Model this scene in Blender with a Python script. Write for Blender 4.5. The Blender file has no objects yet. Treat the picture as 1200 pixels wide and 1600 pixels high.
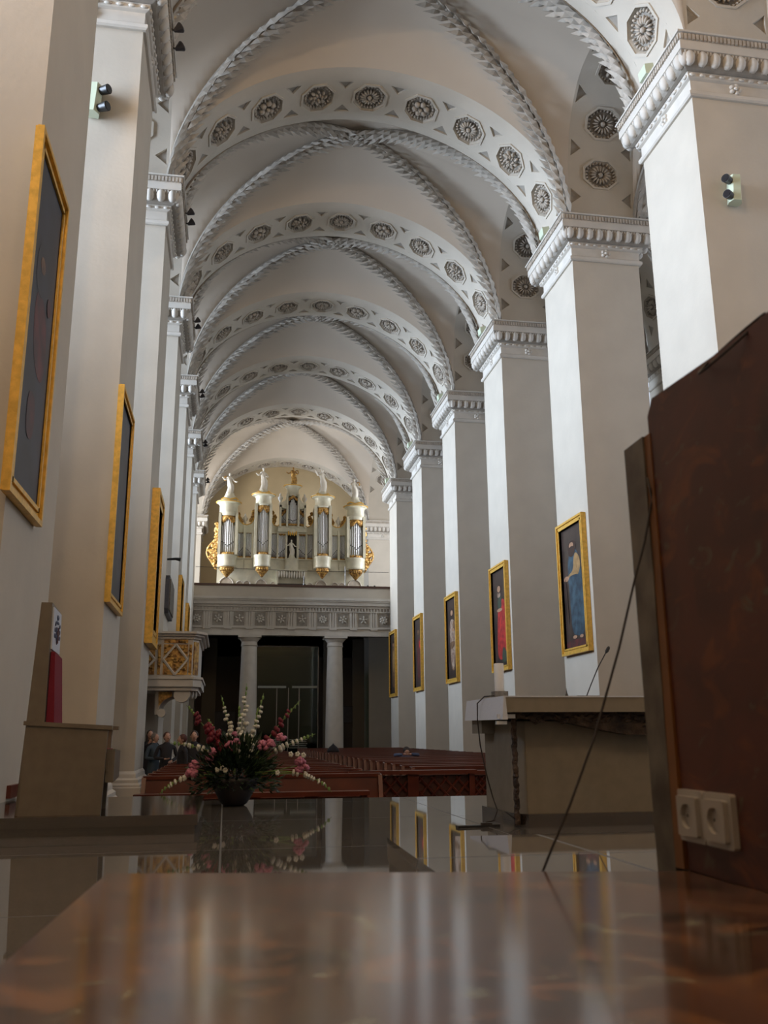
import bpy, bmesh, math, random
from mathutils import Vector, Matrix
from mathutils.geometry import delaunay_2d_cdt
random.seed(7)
PI = math.pi
C = bpy.context.scene.collection
S = 6.5                      # pillar spacing in metres
CAM = 1.55                   # eye height above the nave floor
SF = CAM - 0.68              # sanctuary floor
XL, XR = -0.2903*S, 1.3534*S
XM = (XL+XR)/2
HW = (XR-XL)/2
PW = 0.292*S                 # pillar width across the nave
PD = 0.335*S                 # pillar depth along the nave
H = 2.0893*S + CAM           # top of abacus
Y0 = 1.1979*S
AW = 0.70*S                  # aisle width
YP = {n: Y0+n*S for n in range(-1, 7)}
YP[7] = 8.74*S
YW = YP[7]+PD                # west wall
YE = -6.0

# ------------------------------------------------------------------ materials
def new_mat(name):
    m = bpy.data.materials.new(name); m.use_nodes = True
    nt = m.node_tree; b = nt.nodes['Principled BSDF']
    return m, nt, b
def setp(b, **k):
    for a, v in k.items():
        b.inputs[a.replace('_', ' ')].default_value = v
def rgb(c): return (c[0], c[1], c[2], 1)
def mat(name, c, rough=0.6, metal=0.0, var=0.0, scale=3.0, bump=0.0, bscale=30.0, c2=None, coat=0.0, spec=0.5, detail=5.0, ramp=(0.35, 0.65)):
    m, nt, b = new_mat(name)
    setp(b, Roughness=rough, Metallic=metal)
    b.inputs['Base Color'].default_value = rgb(c)
    b.inputs['Specular IOR Level'].default_value = spec
    b.inputs['Coat Weight'].default_value = coat
    tc = nt.nodes.new('ShaderNodeTexCoord')
    if var or c2:
        n = nt.nodes.new('ShaderNodeTexNoise'); n.inputs['Scale'].default_value = scale; n.inputs['Detail'].default_value = detail
        r = nt.nodes.new('ShaderNodeValToRGB')
        a = c2 if c2 else tuple(x*(1-var) for x in c)
        r.color_ramp.elements[0].position = ramp[0]; r.color_ramp.elements[1].position = ramp[1]
        r.color_ramp.elements[0].color = rgb(a); r.color_ramp.elements[1].color = rgb(c)
        nt.links.new(tc.outputs['Object'], n.inputs['Vector']); nt.links.new(n.outputs['Fac'], r.inputs['Fac'])
        nt.links.new(r.outputs['Color'], b.inputs['Base Color'])
    if bump:
        n2 = nt.nodes.new('ShaderNodeTexNoise'); n2.inputs['Scale'].default_value = bscale; n2.inputs['Detail'].default_value = 4
        bp = nt.nodes.new('ShaderNodeBump'); bp.inputs['Strength'].default_value = bump; bp.inputs['Distance'].default_value = 0.02
        nt.links.new(tc.outputs['Object'], n2.inputs['Vector']); nt.links.new(n2.outputs['Fac'], bp.inputs['Height'])
        nt.links.new(bp.outputs['Normal'], b.inputs['Normal'])
    return m
M = {}
M['plaster'] = mat('plaster', (0.57, 0.51, 0.425), 0.75, var=0.07, scale=1.3, bump=0.12, bscale=14)
M['vault'] = mat('vault_plaster', (0.60, 0.515, 0.42), 0.8, var=0.05, scale=0.6, bump=0.1, bscale=6)
M['stucco'] = mat('stucco', (0.64, 0.59, 0.52), 0.7, var=0.1, scale=2.5)
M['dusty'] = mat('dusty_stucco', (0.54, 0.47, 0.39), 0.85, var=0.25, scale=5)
M['garland'] = mat('garland_stucco', (0.53, 0.475, 0.405), 0.85, var=0.3, scale=4)
M['recess'] = mat('dusty_shaded_recess', (0.36, 0.32, 0.27), 0.9, var=0.2, scale=5)  # coffer dirt, and shade painted in behind eggs and garland leaves
M['ochre'] = mat('ochre_plaster', (0.52, 0.41, 0.25), 0.85, var=0.08, scale=1)
M['gold'] = mat('gilding', (0.85, 0.50, 0.09), 0.38, metal=0.25, var=0.25, scale=12, bump=0.1, bscale=40)
M['goldorn'] = mat('gilded_carving', (0.66, 0.40, 0.11), 0.4, metal=0.5, c2=(0.20, 0.09, 0.03), scale=9, bump=0.6, bscale=14)
M['canvas'] = mat('dark_canvas', (0.055, 0.035, 0.028), 0.45, var=0.5, scale=2.5)
M['canvasblue'] = mat('dark_blue_canvas', (0.045, 0.045, 0.062), 0.5, c2=(0.035, 0.03, 0.032), scale=2)
M['pblue'] = mat('paint_blue', (0.05, 0.10, 0.135), 0.5, c2=(0.018, 0.035, 0.055), scale=5)
M['pred'] = mat('paint_red', (0.55, 0.035, 0.03), 0.5, c2=(0.25, 0.015, 0.015), scale=6)
M['pdred'] = mat('paint_dark_red', (0.13, 0.025, 0.022), 0.5, c2=(0.05, 0.02, 0.02), scale=4)
M['pskin'] = mat('paint_skin', (0.48, 0.27, 0.16), 0.5, var=0.3, scale=9)
M['pochre'] = mat('paint_ochre', (0.42, 0.25, 0.10), 0.5, var=0.4, scale=8)
M['pgreen'] = mat('paint_green', (0.04, 0.06, 0.04), 0.5)
M['pwhite'] = mat('paint_cream', (0.46, 0.34, 0.25), 0.5, c2=(0.18, 0.10, 0.07), scale=8)
M['phair'] = mat('paint_hair', (0.045, 0.022, 0.014), 0.6)
M['psepia'] = mat('paint_sepia', (0.22, 0.12, 0.06), 0.5, c2=(0.07, 0.035, 0.02), scale=7)
M['pewwood'] = mat('pew_wood', (0.125, 0.026, 0.012), 0.3, c2=(0.07, 0.014, 0.008), scale=2)
M['pewdark'] = mat('pew_wood_dark', (0.07, 0.02, 0.012), 0.4, var=0.4, scale=3)
M['railwood'] = mat('rail_wood', (0.07, 0.03, 0.02), 0.4)
M['altar'] = mat('altar_stone', (0.245, 0.215, 0.17), 0.5, var=0.12, scale=9, bump=0.05)
M['cathedra'] = mat('cathedra_stone', (0.165, 0.14, 0.108), 0.4, var=0.14, scale=10)
M['bronze'] = mat('bronze_relief', (0.10, 0.065, 0.045), 0.5, metal=0.3, c2=(0.022, 0.014, 0.011), scale=9, bump=1.0, bscale=18)
M['linen'] = mat('linen', (0.58, 0.62, 0.70), 0.8, bump=0.15, bscale=60)
M['wax'] = mat('candle_wax', (0.62, 0.63, 0.64), 0.5)
M['pewter'] = mat('pewter', (0.28, 0.27, 0.26), 0.4, metal=0.6, var=0.4, scale=40)
M['black'] = mat('black_plastic', (0.015, 0.014, 0.014), 0.4)
M['cable'] = mat('cable_rubber', (0.03, 0.022, 0.018), 0.5)
M['whiteplastic'] = mat('white_plastic', (0.36, 0.33, 0.29), 0.35)
M['lampbody'] = mat('lamp_casing', (0.60, 0.66, 0.50), 0.45)
M['glassblack'] = mat('lamp_lens', (0.02, 0.018, 0.02), 0.12)
M['redcloth'] = mat('red_velvet', (0.17, 0.004, 0.022), 0.85, bump=0.2, bscale=50)
M['silver'] = mat('organ_tin', (0.80, 0.82, 0.86), 0.3, metal=0.45)
M['pipeshade'] = mat('pipe_mouth', (0.10, 0.10, 0.12), 0.5)
M['case'] = mat('organ_case', (0.74, 0.70, 0.56), 0.35, c2=(0.60, 0.58, 0.46), scale=2.2)
M['statue'] = mat('statue_white', (0.80, 0.76, 0.68), 0.4)
M['slate'] = mat('dark_slate', (0.045, 0.04, 0.045), 0.5, var=0.3, scale=6)
M['greystone'] = mat('grey_slab', (0.15, 0.13, 0.10), 0.45, c2=(0.05, 0.036, 0.026), scale=9, bump=0.05)
M['leaf'] = mat('leaf_green', (0.018, 0.045, 0.015), 0.5, var=0.5, scale=20)
M['stem'] = mat('stem_green', (0.16, 0.27, 0.07), 0.5)
M['petalwhite'] = mat('petal_white', (0.60, 0.60, 0.54), 0.6)
M['petalpink'] = mat('petal_pink', (0.50, 0.17, 0.26), 0.6, var=0.25, scale=30)
M['petalred'] = mat('petal_red', (0.17, 0.004, 0.02), 0.6, var=0.4, scale=30)
M['pot'] = mat('dark_pot', (0.012, 0.008, 0.010), 0.55)
M['skin'] = mat('skin', (0.52, 0.30, 0.22), 0.55)
M['hairdark'] = mat('hair_dark', (0.025, 0.014, 0.010), 0.6)
M['hairgrey'] = mat('hair_grey', (0.16, 0.13, 0.11), 0.7)
M['hairred'] = mat('hair_reddish', (0.08, 0.02, 0.012), 0.6)
M['coatblack'] = mat('coat_black', (0.018, 0.016, 0.02), 0.8)
M['denim'] = mat('jacket_denim', (0.045, 0.065, 0.085), 0.85)
M['jacketblue'] = mat('jacket_blue', (0.07, 0.10, 0.19), 0.85)
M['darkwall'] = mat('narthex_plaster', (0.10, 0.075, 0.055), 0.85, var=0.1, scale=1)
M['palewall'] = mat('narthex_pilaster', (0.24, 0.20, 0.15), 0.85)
M['etch'] = mat('etched_lettering', (0.45, 0.48, 0.44), 0.6)
M['doorwood'] = mat('door_wood', (0.022, 0.016, 0.012), 0.5)

def granite(name, dark, light, rough, seams=None, fscale=120):
    m, nt, b = new_mat(name)
    tc = nt.nodes.new('ShaderNodeTexCoord')
    v = nt.nodes.new('ShaderNodeTexNoise'); v.inputs['Scale'].default_value = fscale; v.inputs['Detail'].default_value = 2
    r = nt.nodes.new('ShaderNodeValToRGB'); r.color_ramp.elements[0].position = 0.42; r.color_ramp.elements[1].position = 0.66
    r.color_ramp.elements[0].color = rgb(dark); r.color_ramp.elements[1].color = rgb(light)
    nt.links.new(tc.outputs['Object'], v.inputs['Vector']); nt.links.new(v.outputs['Fac'], r.inputs['Fac'])
    out = r.outputs['Color']
    if seams:
        br = nt.nodes.new('ShaderNodeTexBrick'); br.offset = 0.0
        br.inputs['Scale'].default_value = 1.0
        br.inputs['Brick Width'].default_value = seams; br.inputs['Row Height'].default_value = seams
        br.inputs['Mortar Size'].default_value = 0.006; br.inputs['Mortar Smooth'].default_value = 0
        br.inputs['Color1'].default_value = (1, 1, 1, 1); br.inputs['Color2'].default_value = (0.86, 0.86, 0.86, 1); br.inputs['Mortar'].default_value = (0.12, 0.12, 0.12, 1)
        mx = nt.nodes.new('ShaderNodeMix'); mx.data_type = 'RGBA'; mx.blend_type = 'MULTIPLY'; mx.inputs['Factor'].default_value = 1
        nt.links.new(tc.outputs['Object'], br.inputs['Vector'])
        nt.links.new(out, mx.inputs['A']); nt.links.new(br.outputs['Color'], mx.inputs['B']); out = mx.outputs['Result']
        mr = nt.nodes.new('ShaderNodeMapRange'); mr.inputs['To Min'].default_value = rough; mr.inputs['To Max'].default_value = 0.7
        nt.links.new(br.outputs['Fac'], mr.inputs['Value']); nt.links.new(mr.outputs['Result'], b.inputs['Roughness'])
    else:
        b.inputs['Roughness'].default_value = rough
    nt.links.new(out, b.inputs['Base Color'])
    b.inputs['IOR'].default_value = 2.3
    return m
M['granite'] = granite('sanctuary_granite', (0.075, 0.07, 0.066), (0.17, 0.158, 0.145), 0.03, seams=2.0)
M['granitestep'] = granite('step_granite', (0.020, 0.014, 0.012), (0.06, 0.045, 0.038), 0.09)
M['navefloor'] = granite('nave_floor_stone', (0.045, 0.03, 0.03), (0.09, 0.06, 0.055), 0.4, seams=0.6, fscale=8)

def marble(name, base, dark, fleck, teal, rough):
    m, nt, b = new_mat(name)
    tc = nt.nodes.new('ShaderNodeTexCoord')
    n1 = nt.nodes.new('ShaderNodeTexNoise'); n1.inputs['Scale'].default_value = 5.5; n1.inputs['Detail'].default_value = 9; n1.inputs['Distortion'].default_value = 0.7
    r1 = nt.nodes.new('ShaderNodeValToRGB')
    e = r1.color_ramp.elements; e[0].position = 0.33; e[0].color = rgb(dark); e[1].position = 0.58; e[1].color = rgb(base)
    nt.links.new(tc.outputs['Object'], n1.inputs['Vector']); nt.links.new(n1.outputs['Fac'], r1.inputs['Fac'])
    def layer(prev, col, scale, lo, hi, off):
        mp = nt.nodes.new('ShaderNodeMapping'); mp.inputs['Location'].default_value = (off, off*2, off); mp.inputs['Scale'].default_value = (1, 1, 1.6)
        n = nt.nodes.new('ShaderNodeTexNoise'); n.inputs['Scale'].default_value = scale; n.inputs['Detail'].default_value = 6; n.inputs['Distortion'].default_value = 1.6
        mr = nt.nodes.new('ShaderNodeMapRange'); mr.inputs['From Min'].default_value = lo; mr.inputs['From Max'].default_value = hi
        mx = nt.nodes.new('ShaderNodeMix'); mx.data_type = 'RGBA'
        nt.links.new(tc.outputs['Object'], mp.inputs['Vector']); nt.links.new(mp.outputs['Vector'], n.inputs['Vector'])
        nt.links.new(n.outputs['Fac'], mr.inputs['Value']); nt.links.new(mr.outputs['Result'], mx.inputs['Factor'])
        nt.links.new(prev, mx.inputs['A']); mx.inputs['B'].default_value = rgb(col)
        return mx.outputs['Result']
    o = layer(r1.outputs['Color'], fleck, 7.0, 0.54, 0.68, 3.1)
    o = layer(o, teal, 9.0, 0.60, 0.72, 8.7)
    nt.links.new(o, b.inputs['Base Color'])
    b.inputs['Roughness'].default_value = rough
    return m
M['brownmarble'] = marble('brown_marble_top', (0.125, 0.062, 0.043), (0.045, 0.024, 0.018), (0.22, 0.10, 0.045), (0.20, 0.20, 0.15), 0.13)
M['brownmarble'].node_tree.nodes['Principled BSDF'].inputs['IOR'].default_value = 1.52
M['brownboard'] = marble('brown_marble_panel', (0.085, 0.020, 0.012), (0.040, 0.010, 0.008), (0.14, 0.038, 0.012), (0.10, 0.085, 0.05), 0.42)
M['edgeorange'] = mat('panel_edge', (0.20, 0.075, 0.018), 0.5, var=0.3, scale=8)

def glass_mat(name, tint, alpha=0.25, rough=0.03):
    m, nt, b = new_mat(name)
    out = nt.nodes['Material Output']
    tr = nt.nodes.new('ShaderNodeBsdfTransparent'); tr.inputs['Color'].default_value = rgb(tint)
    gl = nt.nodes.new('ShaderNodeBsdfGlossy'); gl.inputs['Roughness'].default_value = rough
    fr = nt.nodes.new('ShaderNodeFresnel'); fr.inputs['IOR'].default_value = 1.5
    mth = nt.nodes.new('ShaderNodeMath'); mth.operation = 'ADD'; mth.inputs[1].default_value = alpha
    mx = nt.nodes.new('ShaderNodeMixShader')
    nt.links.new(fr.outputs[0], mth.inputs[0]); nt.links.new(mth.outputs[0], mx.inputs[0])
    nt.links.new(tr.outputs[0], mx.inputs[1]); nt.links.new(gl.outputs[0], mx.inputs[2]); nt.links.new(mx.outputs[0], out.inputs['Surface'])
    return m
M['glass'] = glass_mat('vestibule_glass', (0.40, 0.56, 0.44), 0.0)
M['windowglass'] = glass_mat('window_glass', (0.95, 0.97, 1.0), 0.0)

# ------------------------------------------------------------------ mesh helpers
class MB:
    def __init__(s): s.v = []; s.f = []; s.mi = []; s.cur = 0
    def add(s, vs, fs):
        o = len(s.v); s.v += [tuple(p) for p in vs]
        for f in fs: s.f.append(tuple(i+o for i in f)); s.mi.append(s.cur)
        return s
    def box(s, x0, x1, y0, y1, z0, z1):
        return s.add([(x0,y0,z0),(x1,y0,z0),(x1,y1,z0),(x0,y1,z0),(x0,y0,z1),(x1,y0,z1),(x1,y1,z1),(x0,y1,z1)],
                     [(0,3,2,1),(4,5,6,7),(0,1,5,4),(1,2,6,5),(2,3,7,6),(3,0,4,7)])
    def hexa(s, p):   # 8 points: bottom 4, top 4
        return s.add(p, [(0,3,2,1),(4,5,6,7),(0,1,5,4),(1,2,6,5),(2,3,7,6),(3,0,4,7)])
    def prism(s, poly, a, b, axis='z'):
        n = len(poly)
        def P(p, h):
            return (p[0],p[1],h) if axis == 'z' else ((p[0],h,p[1]) if axis == 'y' else (h,p[0],p[1]))
        return s.add([P(p,a) for p in poly]+[P(p,b) for p in poly],
                     [tuple(range(n))[::-1], tuple(range(n,2*n))]+[(i,(i+1)%n,(i+1)%n+n,i+n) for i in range(n)])
    def lathe(s, prof, c=(0,0,0), seg=16, a0=0.0, a1=2*PI, sx=1.0, sy=1.0):
        full = abs(a1-a0-2*PI) < 1e-6; m = seg if full else seg+1
        vs = []
        for r, z in prof:
            for i in range(m):
                a = a0+(a1-a0)*i/seg
                vs.append((c[0]+r*sx*math.cos(a), c[1]+r*sy*math.sin(a), c[2]+z))
        fs = []
        for j in range(len(prof)-1):
            for i in range(seg):
                k = (i+1) % m
                fs.append((j*m+i, j*m+k, (j+1)*m+k, (j+1)*m+i))
        if prof[0][0] > 1e-5: fs.append(tuple(range(m))[::-1])
        if prof[-1][0] > 1e-5: fs.append(tuple(range((len(prof)-1)*m, len(prof)*m)))
        return s.add(vs, fs)
    def tube(s, pts, r, seg=6):
        pts = [Vector(p) for p in pts]; n = len(pts)
        rr = r if isinstance(r, (list, tuple)) else [r]*n
        vs = []; up = Vector((0.3,0.2,1)).normalized()
        for i, p in enumerate(pts):
            t = (pts[min(i+1,n-1)]-pts[max(i-1,0)]).normalized()
            a = t.cross(up)
            if a.length < 1e-3: a = t.cross(Vector((1,0,0)))
            a.normalize(); b = t.cross(a)
            for k in range(seg):
                q = 2*PI*k/seg
                vs.append(p + (a*math.cos(q)+b*math.sin(q))*rr[i])
        fs = [(i*seg+k, i*seg+(k+1)%seg, (i+1)*seg+(k+1)%seg, (i+1)*seg+k) for i in range(n-1) for k in range(seg)]
        fs += [tuple(range(seg))[::-1], tuple(range((n-1)*seg, n*seg))]
        return s.add(vs, fs)
    def ell(s, c, r, seg=8, rings=5, rot=None):
        vs = []; c = Vector(c)
        pts = [(0,0,1)]
        for j in range(1, rings):
            for i in range(seg):
                a = PI*j/rings; q = 2*PI*i/seg
                pts.append((math.sin(a)*math.cos(q), math.sin(a)*math.sin(q), math.cos(a)))
        pts.append((0,0,-1))
        for p in pts:
            q = Vector((p[0]*r[0], p[1]*r[1], p[2]*r[2]))
            if rot is not None: q = rot @ q
            vs.append(c+q)
        fs = [(0,1+i,1+(i+1)%seg) for i in range(seg)]
        for j in range(rings-2):
            for i in range(seg):
                a = 1+j*seg
                fs.append((a+i, a+seg+i, a+seg+(i+1)%seg, a+(i+1)%seg))
        L = len(pts)-1; a = 1+(rings-2)*seg
        fs += [(L, a+(i+1)%seg, a+i) for i in range(seg)]
        return s.add(vs, fs)
    def leaf(s, p, d, nrm, L, W, lift=0.35):
        """pointed leaf from p in direction d, cupped away from nrm"""
        p = Vector(p); d = Vector(d).normalized(); nrm = Vector(nrm).normalized()
        w = d.cross(nrm).normalized()
        a = p; b1 = p+d*L*0.45+w*W/2+nrm*L*lift*0.35; b2 = p+d*L*0.45-w*W/2+nrm*L*lift*0.35
        m = p+d*L*0.45+nrm*L*lift*0.75; t = p+d*L+nrm*L*lift
        return s.add([a,b1,m,b2,t], [(0,1,2),(0,2,3),(1,4,2),(2,4,3)])
    def build(s, name, mats, parent=None, smooth=False, loc=None, fix=True, rot=None):
        me = bpy.data.meshes.new(name); me.from_pydata(s.v, [], s.f)
        if not isinstance(mats, (list, tuple)): mats = [mats]
        for m in mats: me.materials.append(m)
        if any(s.mi): me.polygons.foreach_set('material_index', s.mi)
        if fix:
            bm = bmesh.new(); bm.from_mesh(me); bmesh.ops.recalc_face_normals(bm, faces=bm.faces); bm.to_mesh(me); bm.free()
        if smooth: me.polygons.foreach_set('use_smooth', [True]*len(me.polygons))
        me.update()
        o = bpy.data.objects.new(name, me); C.objects.link(o)
        if parent is not None: o.parent = parent
        if loc is not None: o.location = loc
        if rot is not None: o.rotation_euler = rot
        if smooth == 'auto':
            try: me.set_sharp_from_angle(angle=math.radians(40))
            except Exception: pass
        return o

def tag(o, label=None, cat=None, group=None, kind=None):
    if label: o['label'] = label
    if cat: o['category'] = cat
    if group: o['group'] = group
    if kind: o['kind'] = kind
    return o
def thing(name, label, cat, loc=(0,0,0), rz=0.0, group=None, kind=None):
    o = bpy.data.objects.new(name, None); C.objects.link(o); o.empty_display_size = 0.2
    o.location = loc; o.rotation_euler = (0,0,rz)
    return tag(o, label, cat, group, kind)
def copy_tree(o, parent=None):
    c = o.copy(); C.objects.link(c); c.parent = parent
    for ch in list(o.children): copy_tree(ch, c)
    return c
def struct(o, label=None): o['kind'] = 'structure'; return o
ORD = ['', 'first', 'second', 'third', 'fourth', 'fifth', 'sixth', 'seventh', 'eighth', 'ninth', 'tenth']

# ------------------------------------------------------------------ curves of arches
def superell(a, rise, p, n=160, stilt=0.0):
    """profile points (h, z) from +a down over the top to -a, equal-ish steps"""
    pts = []
    for i in range(n+1):
        th = PI*i/n
        cx, sn = math.cos(th), math.sin(th)
        x = a*math.copysign(abs(cx)**(2/p), cx); z = rise*abs(sn)**(2/p)
        pts.append((x, z))
    return pts
class Curve2:
    def __init__(s, pts):
        s.p = [Vector(q) for q in pts]; s.s = [0.0]
        for a, b in zip(s.p, s.p[1:]): s.s.append(s.s[-1]+(b-a).length)
        s.L = s.s[-1]
    def at(s, t):
        t = max(0.0, min(s.L, t)); lo, hi = 0, len(s.s)-1
        while hi-lo > 1:
            m = (lo+hi)//2
            if s.s[m] <= t: lo = m
            else: hi = m
        k = (t-s.s[lo])/max(1e-9, s.s[hi]-s.s[lo])
        p = s.p[lo].lerp(s.p[hi], k)
        a = s.p[max(0, lo-1)]; b = s.p[min(len(s.p)-1, hi+1)]
        d = (b-a).normalized()
        return p, d, Vector((d.y, -d.x))
    # returns point, tangent, outward normal (away from the opening)
def inside(poly, x, y):
    r = False; n = len(poly); j = n-1
    for i in range(n):
        xi, yi = poly[i]; xj, yj = poly[j]
        if (yi > y) != (yj > y) and x < (xj-xi)*(y-yi)/(yj-yi)+xi: r = not r
        j = i
    return r
def flat_with_holes(outer, holes, extra=()):
    vs = []; es = []
    for loop in [outer]+list(holes):
        o = len(vs); vs += [Vector(p) for p in loop]
        es += [(o+i, o+(i+1) % len(loop)) for i in range(len(loop))]
    for p in extra:
        if not any(inside(h, p[0], p[1]) for h in holes): vs.append(Vector(p))
    r = delaunay_2d_cdt(vs, es, [], 0, 1e-5)
    V = [tuple(v) for v in r[0]]; F = []
    for f in r[2]:
        cx = sum(V[i][0] for i in f)/len(f); cy = sum(V[i][1] for i in f)/len(f)
        if inside(outer, cx, cy) and not any(inside(h, cx, cy) for h in holes): F.append(tuple(f))
    return V, F
def octagon(cx, cy, rx, ry):
    k = math.cos(PI/8)
    return [(cx+rx/k*math.cos(PI/8+i*PI/4), cy+ry/k*math.sin(PI/8+i*PI/4)) for i in range(8)]

def arch_mesh(curve, b, spos, rx, ry, depth, place, tri=True, step=0.26):
    """coffered soffit band; place(h, v, z) -> 3D"""
    L = curve.L
    n = int(L/step)
    outer = [(L*i/n, -b) for i in range(n+1)]+[(L*i/n, b) for i in range(n, -1, -1)]
    octs = [octagon(s_, 0, rx, ry) for s_ in spos]
    tris = []
    if tri:
        mids = [(a+c)/2 for a, c in zip(spos, spos[1:])]
        if len(spos) > 1:
            d = (spos[1]-spos[0])/2
            mids = [spos[0]-d]+mids+[spos[-1]+d]
        for m_ in mids:
            if m_ < 0.25 or m_ > L-0.25: continue
            for sg in (-1, 1):
                tris.append([(m_-0.23, sg*(b-0.07)), (m_+0.23, sg*(b-0.07)), (m_, sg*(b-0.36))])
    extra = [(L*(i+0.5)/n, v) for i in range(n) for v in (-b*0.5, 0, b*0.5)]
    V, F = flat_with_holes(outer, octs+tris, extra)
    def mp(s_, v, w):
        p, t, nn = curve.at(s_)
        return place(p.x+nn.x*w, v, p.y+nn.y*w)
    mb = MB()
    mb.add([mp(x, y, 0) for x, y in V], F)
    for hole, dp, mi in [(o, depth, 1) for o in octs]+[(t, 0.055, 2) for t in tris]:
        n_ = len(hole); cx = sum(p[0] for p in hole)/n_; cy = sum(p[1] for p in hole)/n_
        k = 0.92
        inn = [((p[0]-cx)*k+cx, (p[1]-cy)*k+cy) for p in hole]
        o = len(mb.v)
        mb.cur = 0
        mb.add([mp(x, y, 0) for x, y in hole]+[mp(x, y, dp) for x, y in inn],
               [(i, (i+1) % n_, (i+1) % n_+n_, i+n_) for i in range(n_)])
        mb.cur = 1
        mb.add([mp(x, y, dp) for x, y in inn], [tuple(range(n_))])
        mb.cur = 0
        if mi == 1:     # raised frame lip
            a1 = [((p[0]-cx)*1.01+cx, (p[1]-cy)*1.01+cy) for p in hole]
            a2 = [((p[0]-cx)*1.15+cx, (p[1]-cy)*1.15+cy) for p in hole]
            mb.add([mp(x, y, 0.0) for x, y in a1]+[mp(x, y, -0.035) for x, y in a1]+[mp(x, y, -0.035) for x, y in a2]+[mp(x, y, 0.0) for x, y in a2],
                   [(i+r_*8, (i+1) % 8+r_*8, (i+1) % 8+8*(r_+1), i+8*(r_+1)) for r_ in range(3) for i in range(8)])
    return mb, mp

def rosette_mesh(kind, rx, ry, name='rosette'):
    """local x along the arch, y across, z towards the viewer; origin at the recess bottom"""
    mb = MB()
    R0 = 1.0
    def E_(r, a, z): return (r*math.cos(a)*rx, r*math.sin(a)*ry, z)
    for i in range(24):      # leafy outer ring
        a = 2*PI*i/24
        rot = Matrix.Rotation(a, 3, 'Z')
        mb.ell(E_(0.90, a, 0.05), (0.13*rx, 0.085*rx, 0.08), 5, 3, rot)
    if kind == 0:            # many-petalled daisy
        for i in range(16):
            a = 2*PI*i/16
            mb.ell(E_(0.46, a, 0.08), (0.26*rx, 0.075*rx, 0.06), 6, 4, Matrix.Rotation(a, 3, 'Z'))
        mb.ell((0,0,0.1), (0.18*rx, 0.18*rx, 0.07), 8, 4)
    elif kind == 1:          # broad six-petal flower
        for i in range(6):
            a = 2*PI*i/6+0.3
            mb.ell(E_(0.42, a, 0.10), (0.23*rx, 0.21*rx, 0.08), 8, 5, Matrix.Rotation(a, 3, 'Z'))
            mb.ell(E_(0.62, a+0.5, 0.05), (0.10*rx, 0.08*rx, 0.05), 6, 4, Matrix.Rotation(a, 3, 'Z'))
        mb.ell((0,0,0.16), (0.15*rx, 0.15*rx, 0.06), 8, 4)
    else:                    # acanthus whorl
        for i in range(8):
            a = 2*PI*i/8
            mb.ell(E_(0.52, a, 0.09), (0.20*rx, 0.10*rx, 0.07), 6, 4, Matrix.Rotation(a+0.5, 3, 'Z'))
            mb.ell(E_(0.30, a+0.35, 0.13), (0.15*rx, 0.08*rx, 0.06), 6, 4, Matrix.Rotation(a+0.9, 3, 'Z'))
        mb.ell((0,0,0.18), (0.10*rx, 0.10*rx, 0.06), 6, 4)
    me = MB(); me.v, me.f, me.mi = mb.v, mb.f, mb.mi
    o = me.build(name, M['dusty'], None, smooth=True, fix=False)
    C.objects.unlink(o)
    return o.data

def put_rosette(mesh, mp, s_, parent, spin, depth):
    p0 = Vector(mp(s_, 0, depth)); p1 = Vector(mp(s_, 0, depth-0.1)); px = Vector(mp(s_+0.05, 0, depth)); py = Vector(mp(s_, 0.05, depth))
    z = (p1-p0).normalized(); x = (px-p0); x = (x-z*x.dot(z)).normalized(); y = z.cross(x)
    o = bpy.data.objects.new('rosette', mesh); C.objects.link(o); o.parent = parent
    o.matrix_local = Matrix(((x.x,y.x,z.x,p0.x),(x.y,y.y,z.y,p0.y),(x.z,y.z,z.z,p0.z),(0,0,0,1)))
    return o

# ------------------------------------------------------------------ nave vault
NR, NP = 0.625*S, 1.9          # transverse arch rise and exponent
CR = 0.825*S                   # groin crown rise
AR, AP = 0.583*S, 2.6          # arcade arch
BAND = 0.105*S                 # half width of the coffered band
def groin(t, cr): return cr*max(0.0, 1-abs(t)**1.85)**0.54
def sup(t, rise, p): return rise*max(0.0, 1-abs(t)**p)**(1/p)
def vault_z(u, v, cr, tr, tp, ar, ap):
    au, av = abs(u), abs(v)
    if av >= au:
        g = groin(au, cr); e = sup(au, tr, tp)+0.012*S*(1-au**8)
        s_ = (av-au)/max(1e-6, 1-au)
        return g+(e-g)*(s_**2.4)
    g = groin(av, cr); e = sup(av, ar, ap)
    s_ = (au-av)/max(1e-6, 1-av)
    return g+(e-g)*(s_**1.5)
def vault_bay(xa, xb, ya, yb, cr, tr, tp, ar, ap, name, nx=48, ny=40):
    def warp(t): return math.sin(t*PI/2)          # denser towards the edges
    us = [warp(-1+2*i/nx) for i in range(nx+1)]; vs_ = [warp(-1+2*j/ny) for j in range(ny+1)]
    xm, ym = (xa+xb)/2, (ya+yb)/2; hx, hy = (xb-xa)/2, (yb-ya)/2
    V = [(xm+u*hx, ym+v*hy, H+vault_z(u, v, cr, tr, tp, ar, ap)) for v in vs_ for u in us]
    F = [(j*(nx+1)+i, j*(nx+1)+i+1, (j+1)*(nx+1)+i+1, (j+1)*(nx+1)+i) for j in range(ny) for i in range(nx)]
    mb = MB(); mb.add(V, F)
    o = mb.build(name, M['vault'], smooth=True)
    return struct(o)
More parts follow.
